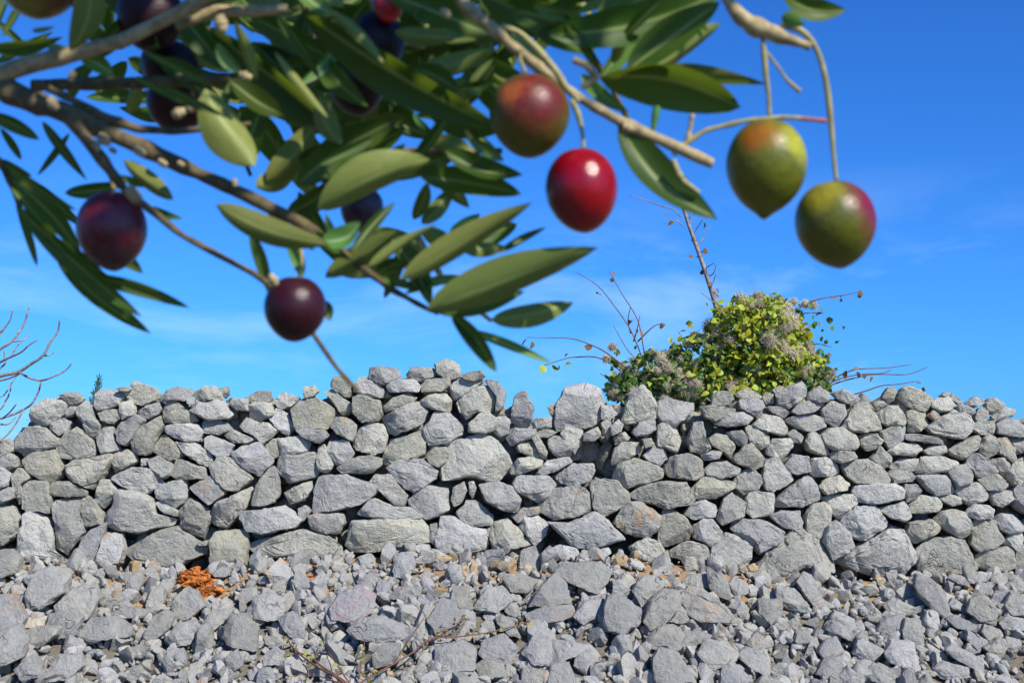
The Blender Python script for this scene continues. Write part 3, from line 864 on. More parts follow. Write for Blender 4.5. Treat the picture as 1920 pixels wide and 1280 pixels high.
def small_rock(u, v, s, mat, label, group):
    p = hit_ground(u, v)
    o = obj('stone', proto_mesh(int(g3.integers(14)), mat), None, p + np.array([0, 0, s * (.7 if mat is OCHRESTONE else .25)]))
    o.rotation_euler = g3.uniform(0, 6.28, 3); o.scale = s / .065 * g3.uniform(.8, 1.2, 3)
    tag(o, label, 'stone', group); SMALL.append((o, np.array([u, v]), label))
for _ in range(6000):
    if n >= 195: break
    u, v = g3.uniform(-20, 1940), g3.uniform(1040, 1290)
    if n < 60: v = wbase_px(u) + g3.uniform(-8, 22)
    elif v < wbase_px(u) + 12: continue
    if math.hypot((u - 376) / 46, (v - 1094) / 46) < 1 or any(inside(P, u, v) for P in SCREE): continue
    s = .045 + .065 * g3.random() ** 1.5; rpx = s * 290
    if any(math.hypot(u - a, v - b) < (rpx + r_) * .50 for a, b, r_ in taken): continue
    taken.append((u, v, rpx)); n += 1
    small_rock(u, v, s, SCREESTONE, 'small grey stone', 'small grey stones between the large rocks of the scree')
for u0, u1, v0, v1, c in ((830, 1050, 1046, 1088, 14), (1130, 1210, 1032, 1078, 7), (1360, 1420, 1058, 1080, 5), (1620, 1710, 1096, 1118, 6), (1480, 1570, 1118, 1150, 6), (1370, 1480, 1140, 1165, 4), (240, 300, 1075, 1115, 5), (560, 640, 1072, 1100, 4), (1780, 1900, 1078, 1100, 6), (170, 420, 1100, 1140, 5)):
    for _ in range(c):
        small_rock(g3.uniform(u0, u1), g3.uniform(v0, v1), g3.uniform(.026, .06), OCHRESTONE, 'small ochre stained stone', 'ochre stained stones at the foot of the wall')
cell = {}
for o, c, lab in SMALL:
    l = min(LAND, key=lambda t: np.hypot(*(cents[t] - c))); cell.setdefault((lab, l, direction(c, cents[l])), []).append((np.hypot(*(c - cents[l])), o))
for (lab, l, nm), lst in cell.items():
    for r_, (ds, o) in enumerate(sorted(lst, key=lambda t: t[0])):
        o['label'] = '%s, %s %s the %s' % (lab, (ordinal(r_) if r_ < 8 else '%dth nearest' % (r_ + 1)), nm, LAND[l][1])
# gravel: everything smaller
b1 = [rock(1, (1, g3.uniform(.6, 1), g3.uniform(.45, .85)), 8, .10, g3, .36) for _ in range(16)]
b2 = [rock(2, (1, g3.uniform(.6, 1), g3.uniform(.45, .85)), 10, .07, g3, .36) for _ in range(16)]
parts = []; N = 13500
xs = g3.uniform(-4.6, 5.0, N); ts = g3.uniform(-.02, 1.75, N); sz = .010 + .062 * g3.random(N) ** 2.8
ys = YW(xs) - ts; zs = ground(xs, ys)
for k in range(N):
    pu, pv, _d = project((xs[k], ys[k], zs[k]))
    if math.hypot((pu - 376) / 40, (pv - 1092) / 40) < 1 and g3.random() < .9: continue
    if abs(pv - wbase_px(pu)) < 16 and 300 < pu < 1800 and g3.random() < .45: continue
    V, T = (b2 if sz[k] > .046 else b1)[k % 16]
    parts.append(((V * sz[k] * g3.uniform(.75, 1.25, 3)) @ rotm(g3).T + np.array([xs[k], ys[k], zs[k] + sz[k] * .22]), T))
V, T = join(parts)
tag(obj('gravel', mesh_np('gravel', V, T, GRAVEL, False)), 'loose grey limestone gravel covering the slope below the wall', None, None, 'stuff')
# orange clay showing through under the wall
parts = []
for u0, v0, du, dv, c, s in ((372, 1082, 28, 20, 60, .042), (392, 1110, 20, 16, 40, .032), (378, 1132, 22, 6, 14, .022), (590, 1084, 12, 7, 10, .022), (535, 1056, 12, 6, 8, .03), (985, 1046, 34, 10, 10, .026), (1500, 833, 14, 12, 0, .03), (280, 1088, 10, 6, 6, .022)):
    for _ in range(c):
        u, v = u0 + g3.normal() * du * .55, v0 + g3.normal() * dv * .55
        p = hit_ground(u, v); ss = s * g3.uniform(.25, 1.25)
        V, T = rock(3, ss * g3.uniform(.7, 1.3, 3) * np.array([1.1, 1, .5]), 9, .26, g3); parts.append((V + p + np.array([0, -.02, .005 + ss * .08]), T))
V, T = join(parts)
tag(obj('clay', mesh_np('clay', V, T, CLAY, False)), 'crumbling orange clay showing through the rubble under the wall', None, None, 'stuff')
# ---------------------------------------------------------------- plants behind and on the wall
g4 = np.random.default_rng(33)
BARK_GREY = plain('grey twig bark', (.30, .265, .25), .8, (.15, .125, .12), 40)
BARK_RED = plain('red brown twig bark', (.20, .085, .06), .8, (.10, .05, .04), 40)
DRYLEAF = leafy('dried brown leaf', (.22, .13, .06), (.28, .19, .10), (.2, .1, .03), .8, .45, hue=.02)
VINE_Y = leafy('yellowing vine leaf', (.36, .41, .025), (.40, .44, .07), (.40, .42, .03), .5, .35, hue=.03)
VINE_G = leafy('green vine leaf', (.10, .19, .025), (.14, .22, .06), (.12, .22, .02), .45, .4, hue=.03)
VINE_O = leafy('orange vine leaf', (.50, .25, .04), (.50, .28, .07), (.5, .22, .03), .55, .3)
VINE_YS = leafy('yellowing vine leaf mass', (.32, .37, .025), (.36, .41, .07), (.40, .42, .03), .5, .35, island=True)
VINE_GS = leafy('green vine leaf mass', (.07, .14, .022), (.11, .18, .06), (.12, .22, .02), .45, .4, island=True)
FLUFF = leafy('seed head fluff', (.62, .56, .40), (.62, .56, .40), (.6, .55, .38), .9, .25, hue=.01, spec=.1)
FLUFF_D = leafy('grey brown seed head fluff', (.50, .455, .33), (.50, .455, .33), (.5, .45, .3), .9, .25, hue=.01, spec=.1)

def chain(pts, y, dy=0.0, w0=4, w1=1.6, sides=6):
    """twig through photo pixels at distance y, tapering from w0 to w1 px"""
    n = len(pts); P = np.array([at_y(u, v, y + dy * k / max(1, n - 1)) for k, (u, v) in enumerate(pts)])
    r = np.linspace(w0, w1, n) * .5 * y / F
    P = P + g4.normal(size=P.shape) * np.array([0, .012, 0])
    return P, tube(P, r, sides, 4)
def small_leaf(L=1.0, fold=.25, wid=.75):
    t = np.array([0, .25, .55, .8, 1]); w = np.array([.02, .42, .5, .3, .0]) * wid; V = []; T = []
    for a, b in zip(t, w):
        z = .12 * math.sin(a * 3) - .1 * a; V += [(a, -b, z + fold * b), (a, 0, z), (a, b, z + fold * b)]
    for i in range(4):
        q = i * 3; T += [(q, q + 3, q + 1), (q + 1, q + 3, q + 4), (q + 1, q + 4, q + 2), (q + 2, q + 4, q + 5)]
    return np.array(V) * L, np.array(T, np.int32)
SL = [small_leaf(1, f, w) for f, w in ((.25, .8), (.5, .65), (.1, .95), (.7, .55))]
SLM = {}
def slm(k, mat):
    if (k, mat.name) not in SLM: SLM[k, mat.name] = mesh_np('leaf', *SL[k], mat)
    return SLM[k, mat.name]
def frame(ax, nrm, roll=0.):
    a = ax / np.linalg.norm(ax); n = nrm - a * (nrm @ a); n /= np.linalg.norm(n) + 1e-9; s = np.cross(n, a)
    n2 = n * math.cos(roll) + s * math.sin(roll); s2 = np.cross(n2, a)
    return np.stack([a, s2, n2], 1)
def put_leaf(parent, E, p, size, mat, name='leaf', droop=.5, face=.6):
    ax = g4.normal(size=3); ax[2] -= droop; ax /= np.linalg.norm(ax)
    nr = SUN * face + np.array([0, -.5, .2]) + g4.normal(size=3) * .5
    M = frame(ax, nr); o = obj(name, slm(int(g4.integers(4)), mat), parent)
    o.matrix_local = Matrix([[*(M[i] * size), p[i] - E[i]] for i in range(3)] + [[0, 0, 0, 1]])
    return o

# bare fig tree reaching in from beyond the left edge
ft = obj('fig_tree', None, loc=at_y(-130, 900, 9.7)); FE = np.array(ft.location)
tag(ft, 'leafless grey tree whose bare twigs reach in beside the left end of the wall', 'tree')
def fig(pts, w0, w1, dy=0):
    P, (V, T) = chain(pts, 9.7, dy, w0, w1, 7)
    # knobbly with old leaf scars
    obj('branch', mesh_np('branch', V + .0016 * noise(V * 60)[:, None] - FE, T, BARK_GREY), ft)
P, (V, T) = chain([(-130, 1000), (-128, 900), (-115, 820), (-95, 760)], 9.7, 0, 34, 22, 9)
obj('trunk', mesh_np('trunk', V - FE, T, BARK_GREY), ft)
for pts, w0, w1 in (([(-95, 760), (-40, 718), (0, 705), (35, 697), (60, 682), (82, 667), (95, 642), (107, 620), (112, 598)], 9, 2.8),
                    ([(82, 667), (92, 666), (102, 661)], 3.5, 2), ([(35, 697), (55, 708), (76, 713), (96, 708), (120, 695), (135, 679)], 5, 2.4),
                    ([(-95, 760), (-30, 675), (0, 655), (25, 640), (40, 612), (50, 590), (55, 573)], 7, 2.6), ([(25, 640), (45, 637), (57, 625)], 3.6, 2),
                    ([(-60, 700), (-10, 682), (12, 672), (40, 660), (55, 647), (68, 637)], 6, 2.2), ([(20, 669), (33, 652), (40, 638)], 3.4, 2),
                    ([(-80, 700), (-10, 633), (10, 614), (20, 598), (25, 580)], 5, 2.2), ([(-40, 720), (8, 684), (9, 670), (8, 656)], 4, 2.2),
                    ([(-60, 720), (0, 713), (30, 704), (40, 698)], 5, 3), ([(76, 713), (70, 735), (60, 756), (45, 766), (20, 778), (-15, 786), (-90, 775)], 3.4, 5),
                    ([(-80, 790), (-5, 770), (8, 752), (18, 738), (21, 719)], 5, 2.2), ([(45, 766), (34, 788), (16, 814), (-8, 832)], 3.4, 3),
                    ([(-90, 800), (-10, 795), (14, 795), (28, 783)], 5, 2.2), ([(4, 784), (20, 772), (32, 757)], 3.2, 2.2), ([(-60, 730), (0, 745), (20, 720), (36, 700)], 3, 2), ([(-20, 640), (2, 622), (5, 610)], 3, 2)):
    fig(pts, w0, w1, g4.uniform(-.15, .15))

# bare sapling standing behind the bush
sp = obj('sapling', None, loc=at_y(1352, 760, 10.0)); SE = np.array(sp.location)
tag(sp, 'thin bare sapling leaning up out of the bush on the wall', 'sapling')
P, (V, T) = chain([(1356, 790), (1352, 660), (1348, 598), (1335, 548), (1313, 482), (1291, 422), (1276, 375), (1252, 345), (1215, 315), (1176, 293)], 10.0, 0, 13, 2.4, 8)
r = np.concatenate([np.linspace(1, 1, 1)])
obj('trunk', mesh_np('trunk', V - SE, T, BARK_GREY), sp)
for pts in ([(1277, 407), (1262, 393), (1240, 385), (1205, 374), (1180, 367)], [(1281, 424), (1268, 414), (1262, 416), (1240, 392)], [(1287, 415), (1285, 385), (1282, 352)], [(1290, 425), (1300, 405), (1305, 394)],
            [(1297, 452), (1306, 430), (1320, 408)], [(1303, 465), (1320, 445), (1332, 424)], [(1307, 482), (1316, 472), (1323, 466)], [(1320, 505), (1330, 498), (1340, 493)], [(1325, 520), (1338, 512), (1343, 495)], [(1332, 540), (1338, 528), (1343, 512)],
            [(1347, 575), (1332, 562), (1314, 548)], [(1284, 400), (1282, 380), (1276, 340)], [(1292, 410), (1298, 380), (1310, 355)]):
    P, (V, T) = chain(pts, 10.0, g4.uniform(-.1, .1), 2.6, 1.3, 5); obj('twig', mesh_np('twig', V - SE, T, BARK_GREY), sp)
for u, v in ((1178, 297), (1187, 305), (1196, 311), (1207, 316), (1264, 415), (1319, 416), (1307, 448), (1325, 467), (1297, 438), (1311, 468), (1330, 530), (1335, 545), (1342, 542), (1322, 568), (1318, 505), (1300, 480), (1340, 552)):
    put_leaf(sp, SE, at_y(u, v, 10.0), g4.uniform(9, 14) * 10 / F, DRYLEAF)

# the traveller's joy bush sprawling over the wall
BY = 9.75
bush = obj('bush', None, loc=at_y(1390, 800, BY)); BE = np.array(bush.location)
tag(bush, 'yellow green climbing bush with fluffy grey seed heads sprawling over the wall top', 'bush')
def stem(pts, w0, w1, y=BY, mat=None):
    P, (V, T) = chain(pts, y, g4.uniform(-.15, .15), w0, w1, 5)
    return obj('stem', mesh_np('stem', V - BE, T, mat or BARK_RED), bush)
STEMS = ([(1215, 720), (1207, 680), (1182, 620), (1150, 570), (1120, 536), (1080, 510)], [(1215, 700), (1207, 655), (1195, 600), (1165, 550), (1142, 508)], [(1200, 720), (1215, 690), (1180, 660), (1150, 610)], [(1183, 625), (1178, 600), (1182, 575)],
         [(1200, 710), (1140, 664), (1105, 645), (1070, 634), (1020, 633), (988, 633)], [(1195, 720), (1130, 673), (1080, 669), (1058, 673), (1020, 685)], [(1188, 640), (1196, 612), (1200, 590)], [(1196, 640), (1225, 612), (1246, 606)],
         [(1500, 740), (1554, 719), (1577, 709), (1612, 702), (1652, 700), (1672, 692)], [(1510, 745), (1563, 720), (1605, 708), (1640, 702), (1694, 702), (1718, 697), (1737, 688)], [(1540, 720), (1589, 697), (1612, 692), (1664, 689), (1710, 683)], [(1560, 750), (1619, 734), (1652, 723), (1683, 720), (1722, 714)],
         [(1470, 610), (1505, 572), (1540, 560), (1560, 556), (1585, 553), (1612, 547)], [(1480, 620), (1500, 590), (1545, 587)], [(1500, 660), (1530, 645), (1560, 650)], [(1190, 735), (1150, 715), (1125, 700)])
for p_ in STEMS: stem(p_, 3.2, 1.2)
for u in range(1190, 1520, 22): stem([(1390 + (u - 1390) * .7, 800), (u, 740), (u + g4.uniform(-20, 20), 700)], 7, 3, BY + g4.uniform(-.2, .3))
for u, v in ((1120, 546), (1142, 521), (1150, 529), (1145, 510), (1183, 601), (1195, 615), (1199, 618), (1240, 605), (1246, 611), (988, 636), (999, 640), (1104, 646), (1557, 559), (1575, 556), (1598, 558), (1611, 547), (1616, 545), (1607, 697), (1580, 701), (1587, 694), (1600, 693), (1618, 700), (1632, 706), (1710, 722), (1728, 720), (1731, 725), (1543, 588), (1520, 655), (1540, 654), (1552, 668), (1556, 662)):
    put_leaf(bush, BE, at_y(u, v, BY - .02), g4.uniform(10, 17) * BY / F, DRYLEAF, 'leaf', 1.2, .2)
for u, v in ((1022, 686), (1035, 684), (1048, 683), (1060, 684), (1170, 712), (1178, 724), (1160, 706)):
    put_leaf(bush, BE, at_y(u, v, BY - .02), g4.uniform(13, 18) * BY / F, VINE_O if u > 1100 else VINE_Y, 'leaf', .8, .3)
# (cx, cy, rx, ry, yellow share) of the leafy masses
BLOBS = ((1424, 662, 100, 86, .75), (1448, 604, 48, 44, .75), (1322, 692, 76, 72, .35), (1235, 712, 70, 52, .18), (1475, 700, 74, 62, .5), (1400, 600, 62, 42, .8), (1385, 735, 120, 38, .7), (1180, 728, 40, 34, .1), (1525, 705, 36, 34, .1), (1300, 730, 80, 40, .15), (1450, 590, 34, 30, .6))
def bush_point(shell):
    b = BLOBS[int(g4.choice(len(BLOBS), p=np.array([b[2] * b[3] for b in BLOBS]) / sum(b[2] * b[3] for b in BLOBS)))]
    d = g4.normal(size=3); d /= np.linalg.norm(d); rr = g4.uniform(.82, 1.06) if shell else g4.uniform(.3, 1.0)
    if shell and d[1] > .25: d[1] *= -1
    bump = 1 + .24 * noise(d[None] * 3 + b[0])[0] + .12 * noise(d[None] * 7 + b[0])[0]
    u, v = b[0] + d[0] * b[2] * rr * bump, b[1] - d[2] * b[3] * rr * bump
    return b, u, v, BY + d[1] * .34 * rr
n = 0
while n < 150:
    b, u, v, y = bush_point(True)
    if v > wtop_px(u) + 18: continue
    yel = b[4] * (1.2 if u > 1330 else .6); x = g4.random()
    put_leaf(bush, BE, at_y(u, v, y - .03), g4.uniform(11, 19) * y / F, VINE_O if x > .985 else VINE_Y if g4.random() < yel else VINE_G); n += 1
Vs, Ts, mi, nv = [], [], [], 0
for k in range(6400):
    b, u, v, y = bush_point(k % 3 > 0)
    if v > wtop_px(u) + 30: continue
    p = at_y(u, v, y); V, T = SL[k % 4]; ax = g4.normal(size=3); ax[2] -= .5
    M = frame(ax, SUN * .5 + np.array([0, -.5, .2]) + g4.normal(size=3) * .6); s = g4.uniform(10, 17) * y / F
    Vs.append((V * s) @ M.T + p - BE); Ts.append(T + nv); nv += len(V)
    mi += [0 if g4.random() < b[4] * (1.15 if u > 1330 else .6) else 1] * len(T)
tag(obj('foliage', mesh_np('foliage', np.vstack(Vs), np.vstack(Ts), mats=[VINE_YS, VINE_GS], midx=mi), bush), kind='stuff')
for _ in range(30):
    b = BLOBS[int(g4.integers(len(BLOBS)))]; a = g4.uniform(0, math.pi); rr = g4.uniform(1.02, 1.28)
    u, v = b[0] + math.cos(a) * b[2] * rr, b[1] - math.sin(a) * b[3] * rr
    if v < wtop_px(u) and v > 560: put_leaf(bush, BE, at_y(u, v, BY + g4.uniform(-.15, .15)), g4.uniform(9, 15) * BY / F, VINE_G if g4.random() < .5 else VINE_Y)
# scattered outlying leaves along the left sprays
for _ in range(40):
    u, v = g4.normal(1160, 26), g4.normal(695, 26)
    put_leaf(bush, BE, at_y(u, v, BY + g4.uniform(-.1, .1)), g4.uniform(9, 16) * BY / F, VINE_G if g4.random() < .8 else VINE_O)
for _ in range(22):
    u, v = g4.normal(1520, 22), g4.uniform(570, 730)
    put_leaf(bush, BE, at_y(u, v, BY + g4.uniform(-.1, .1)), g4.uniform(9, 15) * BY / F, VINE_G)
def fluff():
    parts = []
    Vs, Ts = [], []
    V0, T0 = ICO[1]; Vs.append(V0 * .16); Ts.append(T0); nv = len(V0)
    for k in range(560):
        d = g4.normal(size=3); d /= np.linalg.norm(d); s = np.cross(d, g4.normal(size=3)); s /= np.linalg.norm(s)
        e = d * g4.uniform(.35, 1.15) * (1 + .35 * noise(d[None] * 1.7 + len(Vs))[0]) + s * g4.uniform(.1, .6); w = np.cross(d, s) * .030
        m = d * .6 + s * .03
        Vs.append(np.array([d * .15 - w, d * .15 + w, m - w, m + w, e])); Ts.append(np.array([(0, 1, 3), (0, 3, 2), (2, 3, 4)]) + nv); nv += 5
    return np.vstack(Vs), np.vstack(Ts)
FL = [mesh_np('seed_head', *fluff(), m, False) for m in (FLUFF, FLUFF, FLUFF_D)]
n = 0; spots = []
while n < 190:
    b, u, v, y = bush_point(True)
    if v > wtop_px(u) + 4: continue
    keep = .95 if (u < 1340 and v > 600) else .6 if v < 650 else .42
    if g4.random() > keep or any(math.hypot(u - a, v - c) < 7 for a, c in spots): continue
    spots.append((u, v)); n += 1
    o = obj('seed_head', FL[int(g4.choice(3, p=[.35, .35, .3]))], bush); s = g4.uniform(9, 18) * y / F
    o.location = at_y(u, v, y + g4.uniform(-.04, .05)) - BE; o.rotation_euler = g4.uniform(0, 6, 3); o.scale = s * g4.uniform(.6, 1.4, 3)
for u, v in ((1148, 650), (1137, 673), (1510, 570), (1525, 572), (1488, 566), (1435, 562), (1530, 722)):
    o = obj('seed_head', FL[0], bush); o.location = at_y(u, v, BY) - BE; o.rotation_euler = g4.uniform(0, 6, 3); o.scale = [11 * BY / F] * 3

# little juniper tuft on the wall's left shoulder
JUN = leafy('juniper green', (.07, .16, .05), (.09, .18, .07), (.08, .15, .03), .6, .3, island=True)
tf = obj('juniper', None, loc=at_y(178, 760, 9.35)); TE = np.array(tf.location)
tag(tf, 'small green juniper tuft sticking up behind the wall near its left end', 'shrub')
P, (V, T) = chain([(176, 765), (180, 735), (187, 706)], 9.35, 0, 3, 1, 5); obj('stem', mesh_np('stem', V - TE, T, BARK_GREY), tf)
Vs, Ts, nv = [], [], 0
for k in range(260):
    t = g4.random() ** .7; u = 176 + 11 * (1 - t) + g4.normal() * (1.0 + 5 * t); v = 706 + 58 * t
    p = at_y(u, v, 9.35 + g4.normal() * .02); d = np.array([g4.normal() * .6, g4.normal() * .6, 1.0]); V, T = SL[3]
    M = frame(d, g4.normal(size=3)); Vs.append(V * .030 * np.array([1, .35, .35]) @ M.T + p - TE); Ts.append(T + nv); nv += len(V)
tag(obj('foliage', mesh_np('foliage', np.vstack(Vs), np.vstack(Ts), JUN), tf), kind='stuff')
# wiry weed at the wall's left end
wd = obj('weed', None, loc=at_y(56, 812, 9.25)); WDE = np.array(wd.location)
tag(wd, 'tiny wiry weed growing from the stones at the low left end of the wall', 'weed')
for pts in ([(58, 812), (54, 798), (53, 786)], [(58, 812), (48, 806), (42, 800)], [(58, 812), (60, 800), (61, 792)]):
    P, (V, T) = chain(pts, 9.25, 0, 1.4, .8, 4); obj('stem', mesh_np('stem', V - WDE, T, BARK_GREY), wd)
for u, v in ((53, 786), (55, 794), (52, 797), (61, 792), (58, 799), (43, 800), (7, 812), (47, 804)):
    if u > 20: put_leaf(wd, WDE, at_y(u, v, 9.25), .02, VINE_G)

# bramble trailing over the scree
br = obj('bramble', None, loc=hit_ground(660, 1290)); RE = np.array(br.location)
tag(br, 'thin red brown bramble trailing over the grey scree with sparse tiny leaves', 'bramble')
def bst(pts, w0, w1):
    P = []
    for k, (u, v) in enumerate(pts):
        p = hit_ground(u, v + 12); r = ray(u, v); q = CAM + r * ((p[1] - .10) / r[1]); P.append(q)
    V, T = tube(P, np.linspace(w0, w1, len(P)) * .5 * 8.2 / F, 5, 4)
    return P, obj('stem', mesh_np('stem', V - RE, T, BARK_RED), br)
BLEAF = leafy('bramble leaf', (.22, .24, .04), (.26, .28, .08), (.22, .24, .03), .5, .5)
for pts, w0, w1, nl in (([(660, 1290), (640, 1272), (600, 1246), (582, 1228), (560, 1222), (530, 1190)], 5, 2.2, 12), ([(655, 1290), (633, 1270), (600, 1252), (565, 1228), (545, 1208), (540, 1192)], 5, 2, 14), ([(668, 1285), (690, 1270), (727, 1250), (773, 1223), (807, 1197), (860, 1193), (927, 1183), (977, 1168), (992, 1166)], 4.2, 1.8, 26),
                        ([(672, 1270), (680, 1227), (684, 1198)], 3.2, 1.6, 6), ([(655, 1280), (633, 1247), (610, 1213), (606, 1200)], 3.2, 1.5, 6), ([(800, 1203), (813, 1195), (827, 1183), (853, 1173), (867, 1160), (877, 1160)], 2.6, 1.5, 12), ([(740, 1240), (780, 1180), (800, 1150)], 2, 1.3, 4), ([(690, 1290), (640, 1280), (580, 1262), (550, 1268)], 3, 1.6, 5)):
    P, o = bst(pts, w0, w1)
    for _ in range(nl):
        k = g4.uniform(.3, len(P) - 1.01); i = int(k); p = P[i] * (1 - k + i) + P[i + 1] * (k - i)
        put_leaf(br, RE, p + g4.normal(size=3) * .012, g4.uniform(.014, .034), BLEAF if g4.random() < .75 else VINE_O if g4.random() < .4 else DRYLEAF, 'leaf', .2)
# ---------------------------------------------------------------- the olive bough close to the camera
g5 = np.random.default_rng(77)
OBARK = plain('olive bark', (.15, .115, .055), .75, (.075, .06, .03), 260, .25, .8, .0008)
OBARK_L = plain('pale young olive bark', (.42, .33, .17), .7, (.22, .18, .09), 240, .25, .6, .0006)
STALK = plain('olive stalk', (.34, .31, .12), .6, (.22, .20, .08), 300, .3)
STALK_R = plain('reddish twig', (.36, .12, .07), .6, (.24, .10, .05), 300, .3)
LEAF = leafy('olive leaf', (.046, .088, .012), (.20, .235, .06), (.20, .30, .02), .45, .28, hue=.02, spec=.22)
YOUNG = leafy('young olive leaf', (.11, .24, .05), (.34, .42, .22), (.2, .4, .04), .4, .2, hue=.02)
LEAFM = leafy('olive leaf mass', (.046, .088, .012), (.20, .235, .06), (.20, .30, .02), .45, .28, island=True, spec=.22)
tree = obj('olive_tree', None, loc=(-1.15, .75, 0)); OE = np.array([-1.15, .75, 0.])
tag(tree, 'olive bough with narrow leathery leaves reaching into view overhead', 'tree')
DEP = {0: .405, 1: .43, 2: .465, 3: .53, 4: .62}
BR = []
def branch(pts, w, dep=1, mat=OBARK, ddep=0., knob=.12, sides=10):
    n = len(pts); d = DEP[dep] if dep in DEP else dep
    P = np.array([at_depth(u, v, d + ddep * k / (n - 1)) for k, (u, v) in enumerate(pts)])
    ww = np.interp(np.linspace(0, 1, n), np.linspace(0, 1, len(w)), w)
    m = 3 * n; tt = np.linspace(0, n - 1, m); P2 = np.stack([np.interp(tt, np.arange(n), P[:, i]) for i in range(3)], 1)
    w2 = np.interp(tt, np.arange(n), ww) * (1 + .10 * g5.normal(size=m))
    V, T = tube(P2, w2 * .5 * d / F, sides, 4)
    V = V + (knob * .5 * np.median(ww) * d / F * fbm(V * 210, 2))[:, None] * g5.normal(size=3) * .35 + (knob * .5 * np.median(ww) * d / F * noise(V * 160))[:, None] * np.array([.5, -.4, .6])
    o = obj('branch', mesh_np('branch', V - OE, T, mat), tree)
    BR.append((o, P)); return o
branch([(-60, 140), (0, 165), (60, 190), (120, 210), (180, 238), (270, 278), (340, 312), (420, 348), (480, 376), (560, 415), (620, 455), (690, 510), (740, 545), (800, 578), (822, 588)], [52, 46, 38, 30, 26, 18, 12, 9], 1)
branch([(-60, 165), (40, 125), (130, 103), (230, 76), (320, 32), (400, -10), (480, -60)], [38, 30, 26, 22], 1, OBARK_L, -.01)
branch([(60, 160), (150, 158), (250, 156), (350, 152), (420, 148), (466, 143)], [22, 24, 22, 18], 2, OBARK)
branch([(90, 165), (140, 190), (200, 222), (260, 242), (330, 246), (420, 240), (470, 232)], [14, 18, 16, 10], 1)
branch([(130, 222), (168, 268), (210, 325), (236, 358), (290, 400), (340, 440), (400, 473), (480, 515), (540, 560), (590, 630), (632, 690), (672, 734)], [26, 22, 14, 12, 11, 9], 0, OBARK, .02)
branch([(840, -30), (872, 12), (920, 52), (990, 112), (1040, 150), (1100, 192), (1170, 232), (1250, 268), (1336, 308)], [26, 24, 22, 20, 22, 20], 0, OBARK_L)
branch([(940, 50), (975, 62), (1010, 95), (1040, 130), (1062, 165), (1085, 190)], [10, 14, 14, 10], .40, YOUNG and STALK)
branch([(1345, -40), (1365, 0), (1390, 32), (1425, 55), (1470, 72), (1520, 88)], [16, 20, 40, 30, 16], 0, OBARK_L, 0, .3)
branch([(330, 52), (400, 22), (460, 22), (540, 17)], [14, 24, 22, 22], 1, OBARK_L)
branch([(745, 283), (820, 284), (942, 283)], [14, 11, 9], 2)
branch([(780, 440), (810, 490), (832, 525), (870, 562), (922, 602)], [14, 10, 8], 2, OBARK_L)
branch([(-40, 270), (0, 300), (22, 350), (45, 410), (110, 480), (150, 510)], [14, 10, 8, 6], 2)
branch([(1262, 290), (1290, 266), (1322, 245), (1400, 226), (1465, 220), (1505, 222)], [12, 9, 8], 0, STALK)
branch([(1480, 221), (1520, 224), (1550, 227)], [8, 8], 0, STALK_R)
branch([(1288, 268), (1294, 240), (1298, 214)], [12, 9, 10], 0, OBARK_L)
branch([(1224, 246), (1228, 222), (1232, 200)], [8, 14, 13], 0, YOUNG)
branch([(1262, 300), (1272, 325), (1284, 342), (1312, 362)], [10, 11, 9], .40, STALK)
branch([(1437, 98), (1458, 125), (1477, 152), (1500, 172)], [6, 6, 9], 0, STALK)
branch([(1075, 112), (1100, 122), (1120, 145), (1092, 165)], [14, 16, 12], 0, OBARK_L)
branch([(755, 80), (790, 88), (812, 76)], [9, 10, 9], 2, OBARK_L)
branch([(560, -30), (585, 60), (620, 200), (650, 330), (700, 450)], [14, 12, 8], 3)
branch([(1020, -40), (1080, 60), (1140, 150), (1180, 230)], [14, 12, 8], 3)
branch([(200, -60), (300, 60), (420, 200), (470, 330)], [14, 12, 8], 3)
# short cut stubs and leaf scars along the main limbs
for u, v, a, w, dp in ((100, 195, 50, 22, 0), (195, 262, 40, 22, 0), (180, 275, 60, 18, 0), (212, 282, 30, 12, 0), (262, 285, 35, 20, 0), (305, 306, 30, 16, 0), (340, 308, 30, 12, 0), (135, 143, 110, 16, 0), (336, 212, -20, 22, .40), (366, 198, -30, 24, .40), (460, 143, 20, 20, .40), (250, 366, 50, 28, .395), (440, 343, 80, 12, 0), (1120, 205, 30, 16, .395), (1180, 240, 20, 20, .395), (512, 525, 60, 20, .40), (835, 25, 45, 18, .40), (415, 45, 80, 26, .40)):
    c, s = math.cos(R(a)), math.sin(R(a)); l = w * .6
    branch([(u - c * l, v - s * l), (u, v), (u + c * l, v + s * l)], [w * .7, w, w * .6], dp, OBARK_L, 0, .2, 8)

def leaf_mesh(curve, bend, cup, twist, tipf=.85):
    n, m = 15, 7; V = []; T = []
    for i in range(n):
        t = i / (n - 1)
        w = 2.62 * (t ** .62) * ((1 - t) ** tipf) * .5 if 0 < t < 1 else 0.0
        w = max(w, .035 if t < .08 else .004)
        tw = twist * (t - .5); cy, cz = curve * math.sin(math.pi * t), bend * math.sin(math.pi * t)
        for j in range(m):
            y = -1 + 2 * j / (m - 1); yy = y * w
            z = cup * w * (y * y - .35) + (-.05 * w if j == m // 2 else 0) + .02 * math.sin(9 * t + 3 * y)
            V.append((t, cy + yy * math.cos(tw), cz + z * 1.0 + yy * math.sin(tw)))
    for i in range(n - 1):
        for j in range(m - 1):
            q = i * m + j; T.append((q, q + m, q + m + 1, q + 1))
    # x: along, y: half width 1 = leaf width/2 ; scaled on placing
    return np.array(V), np.array(T)
LM = {}
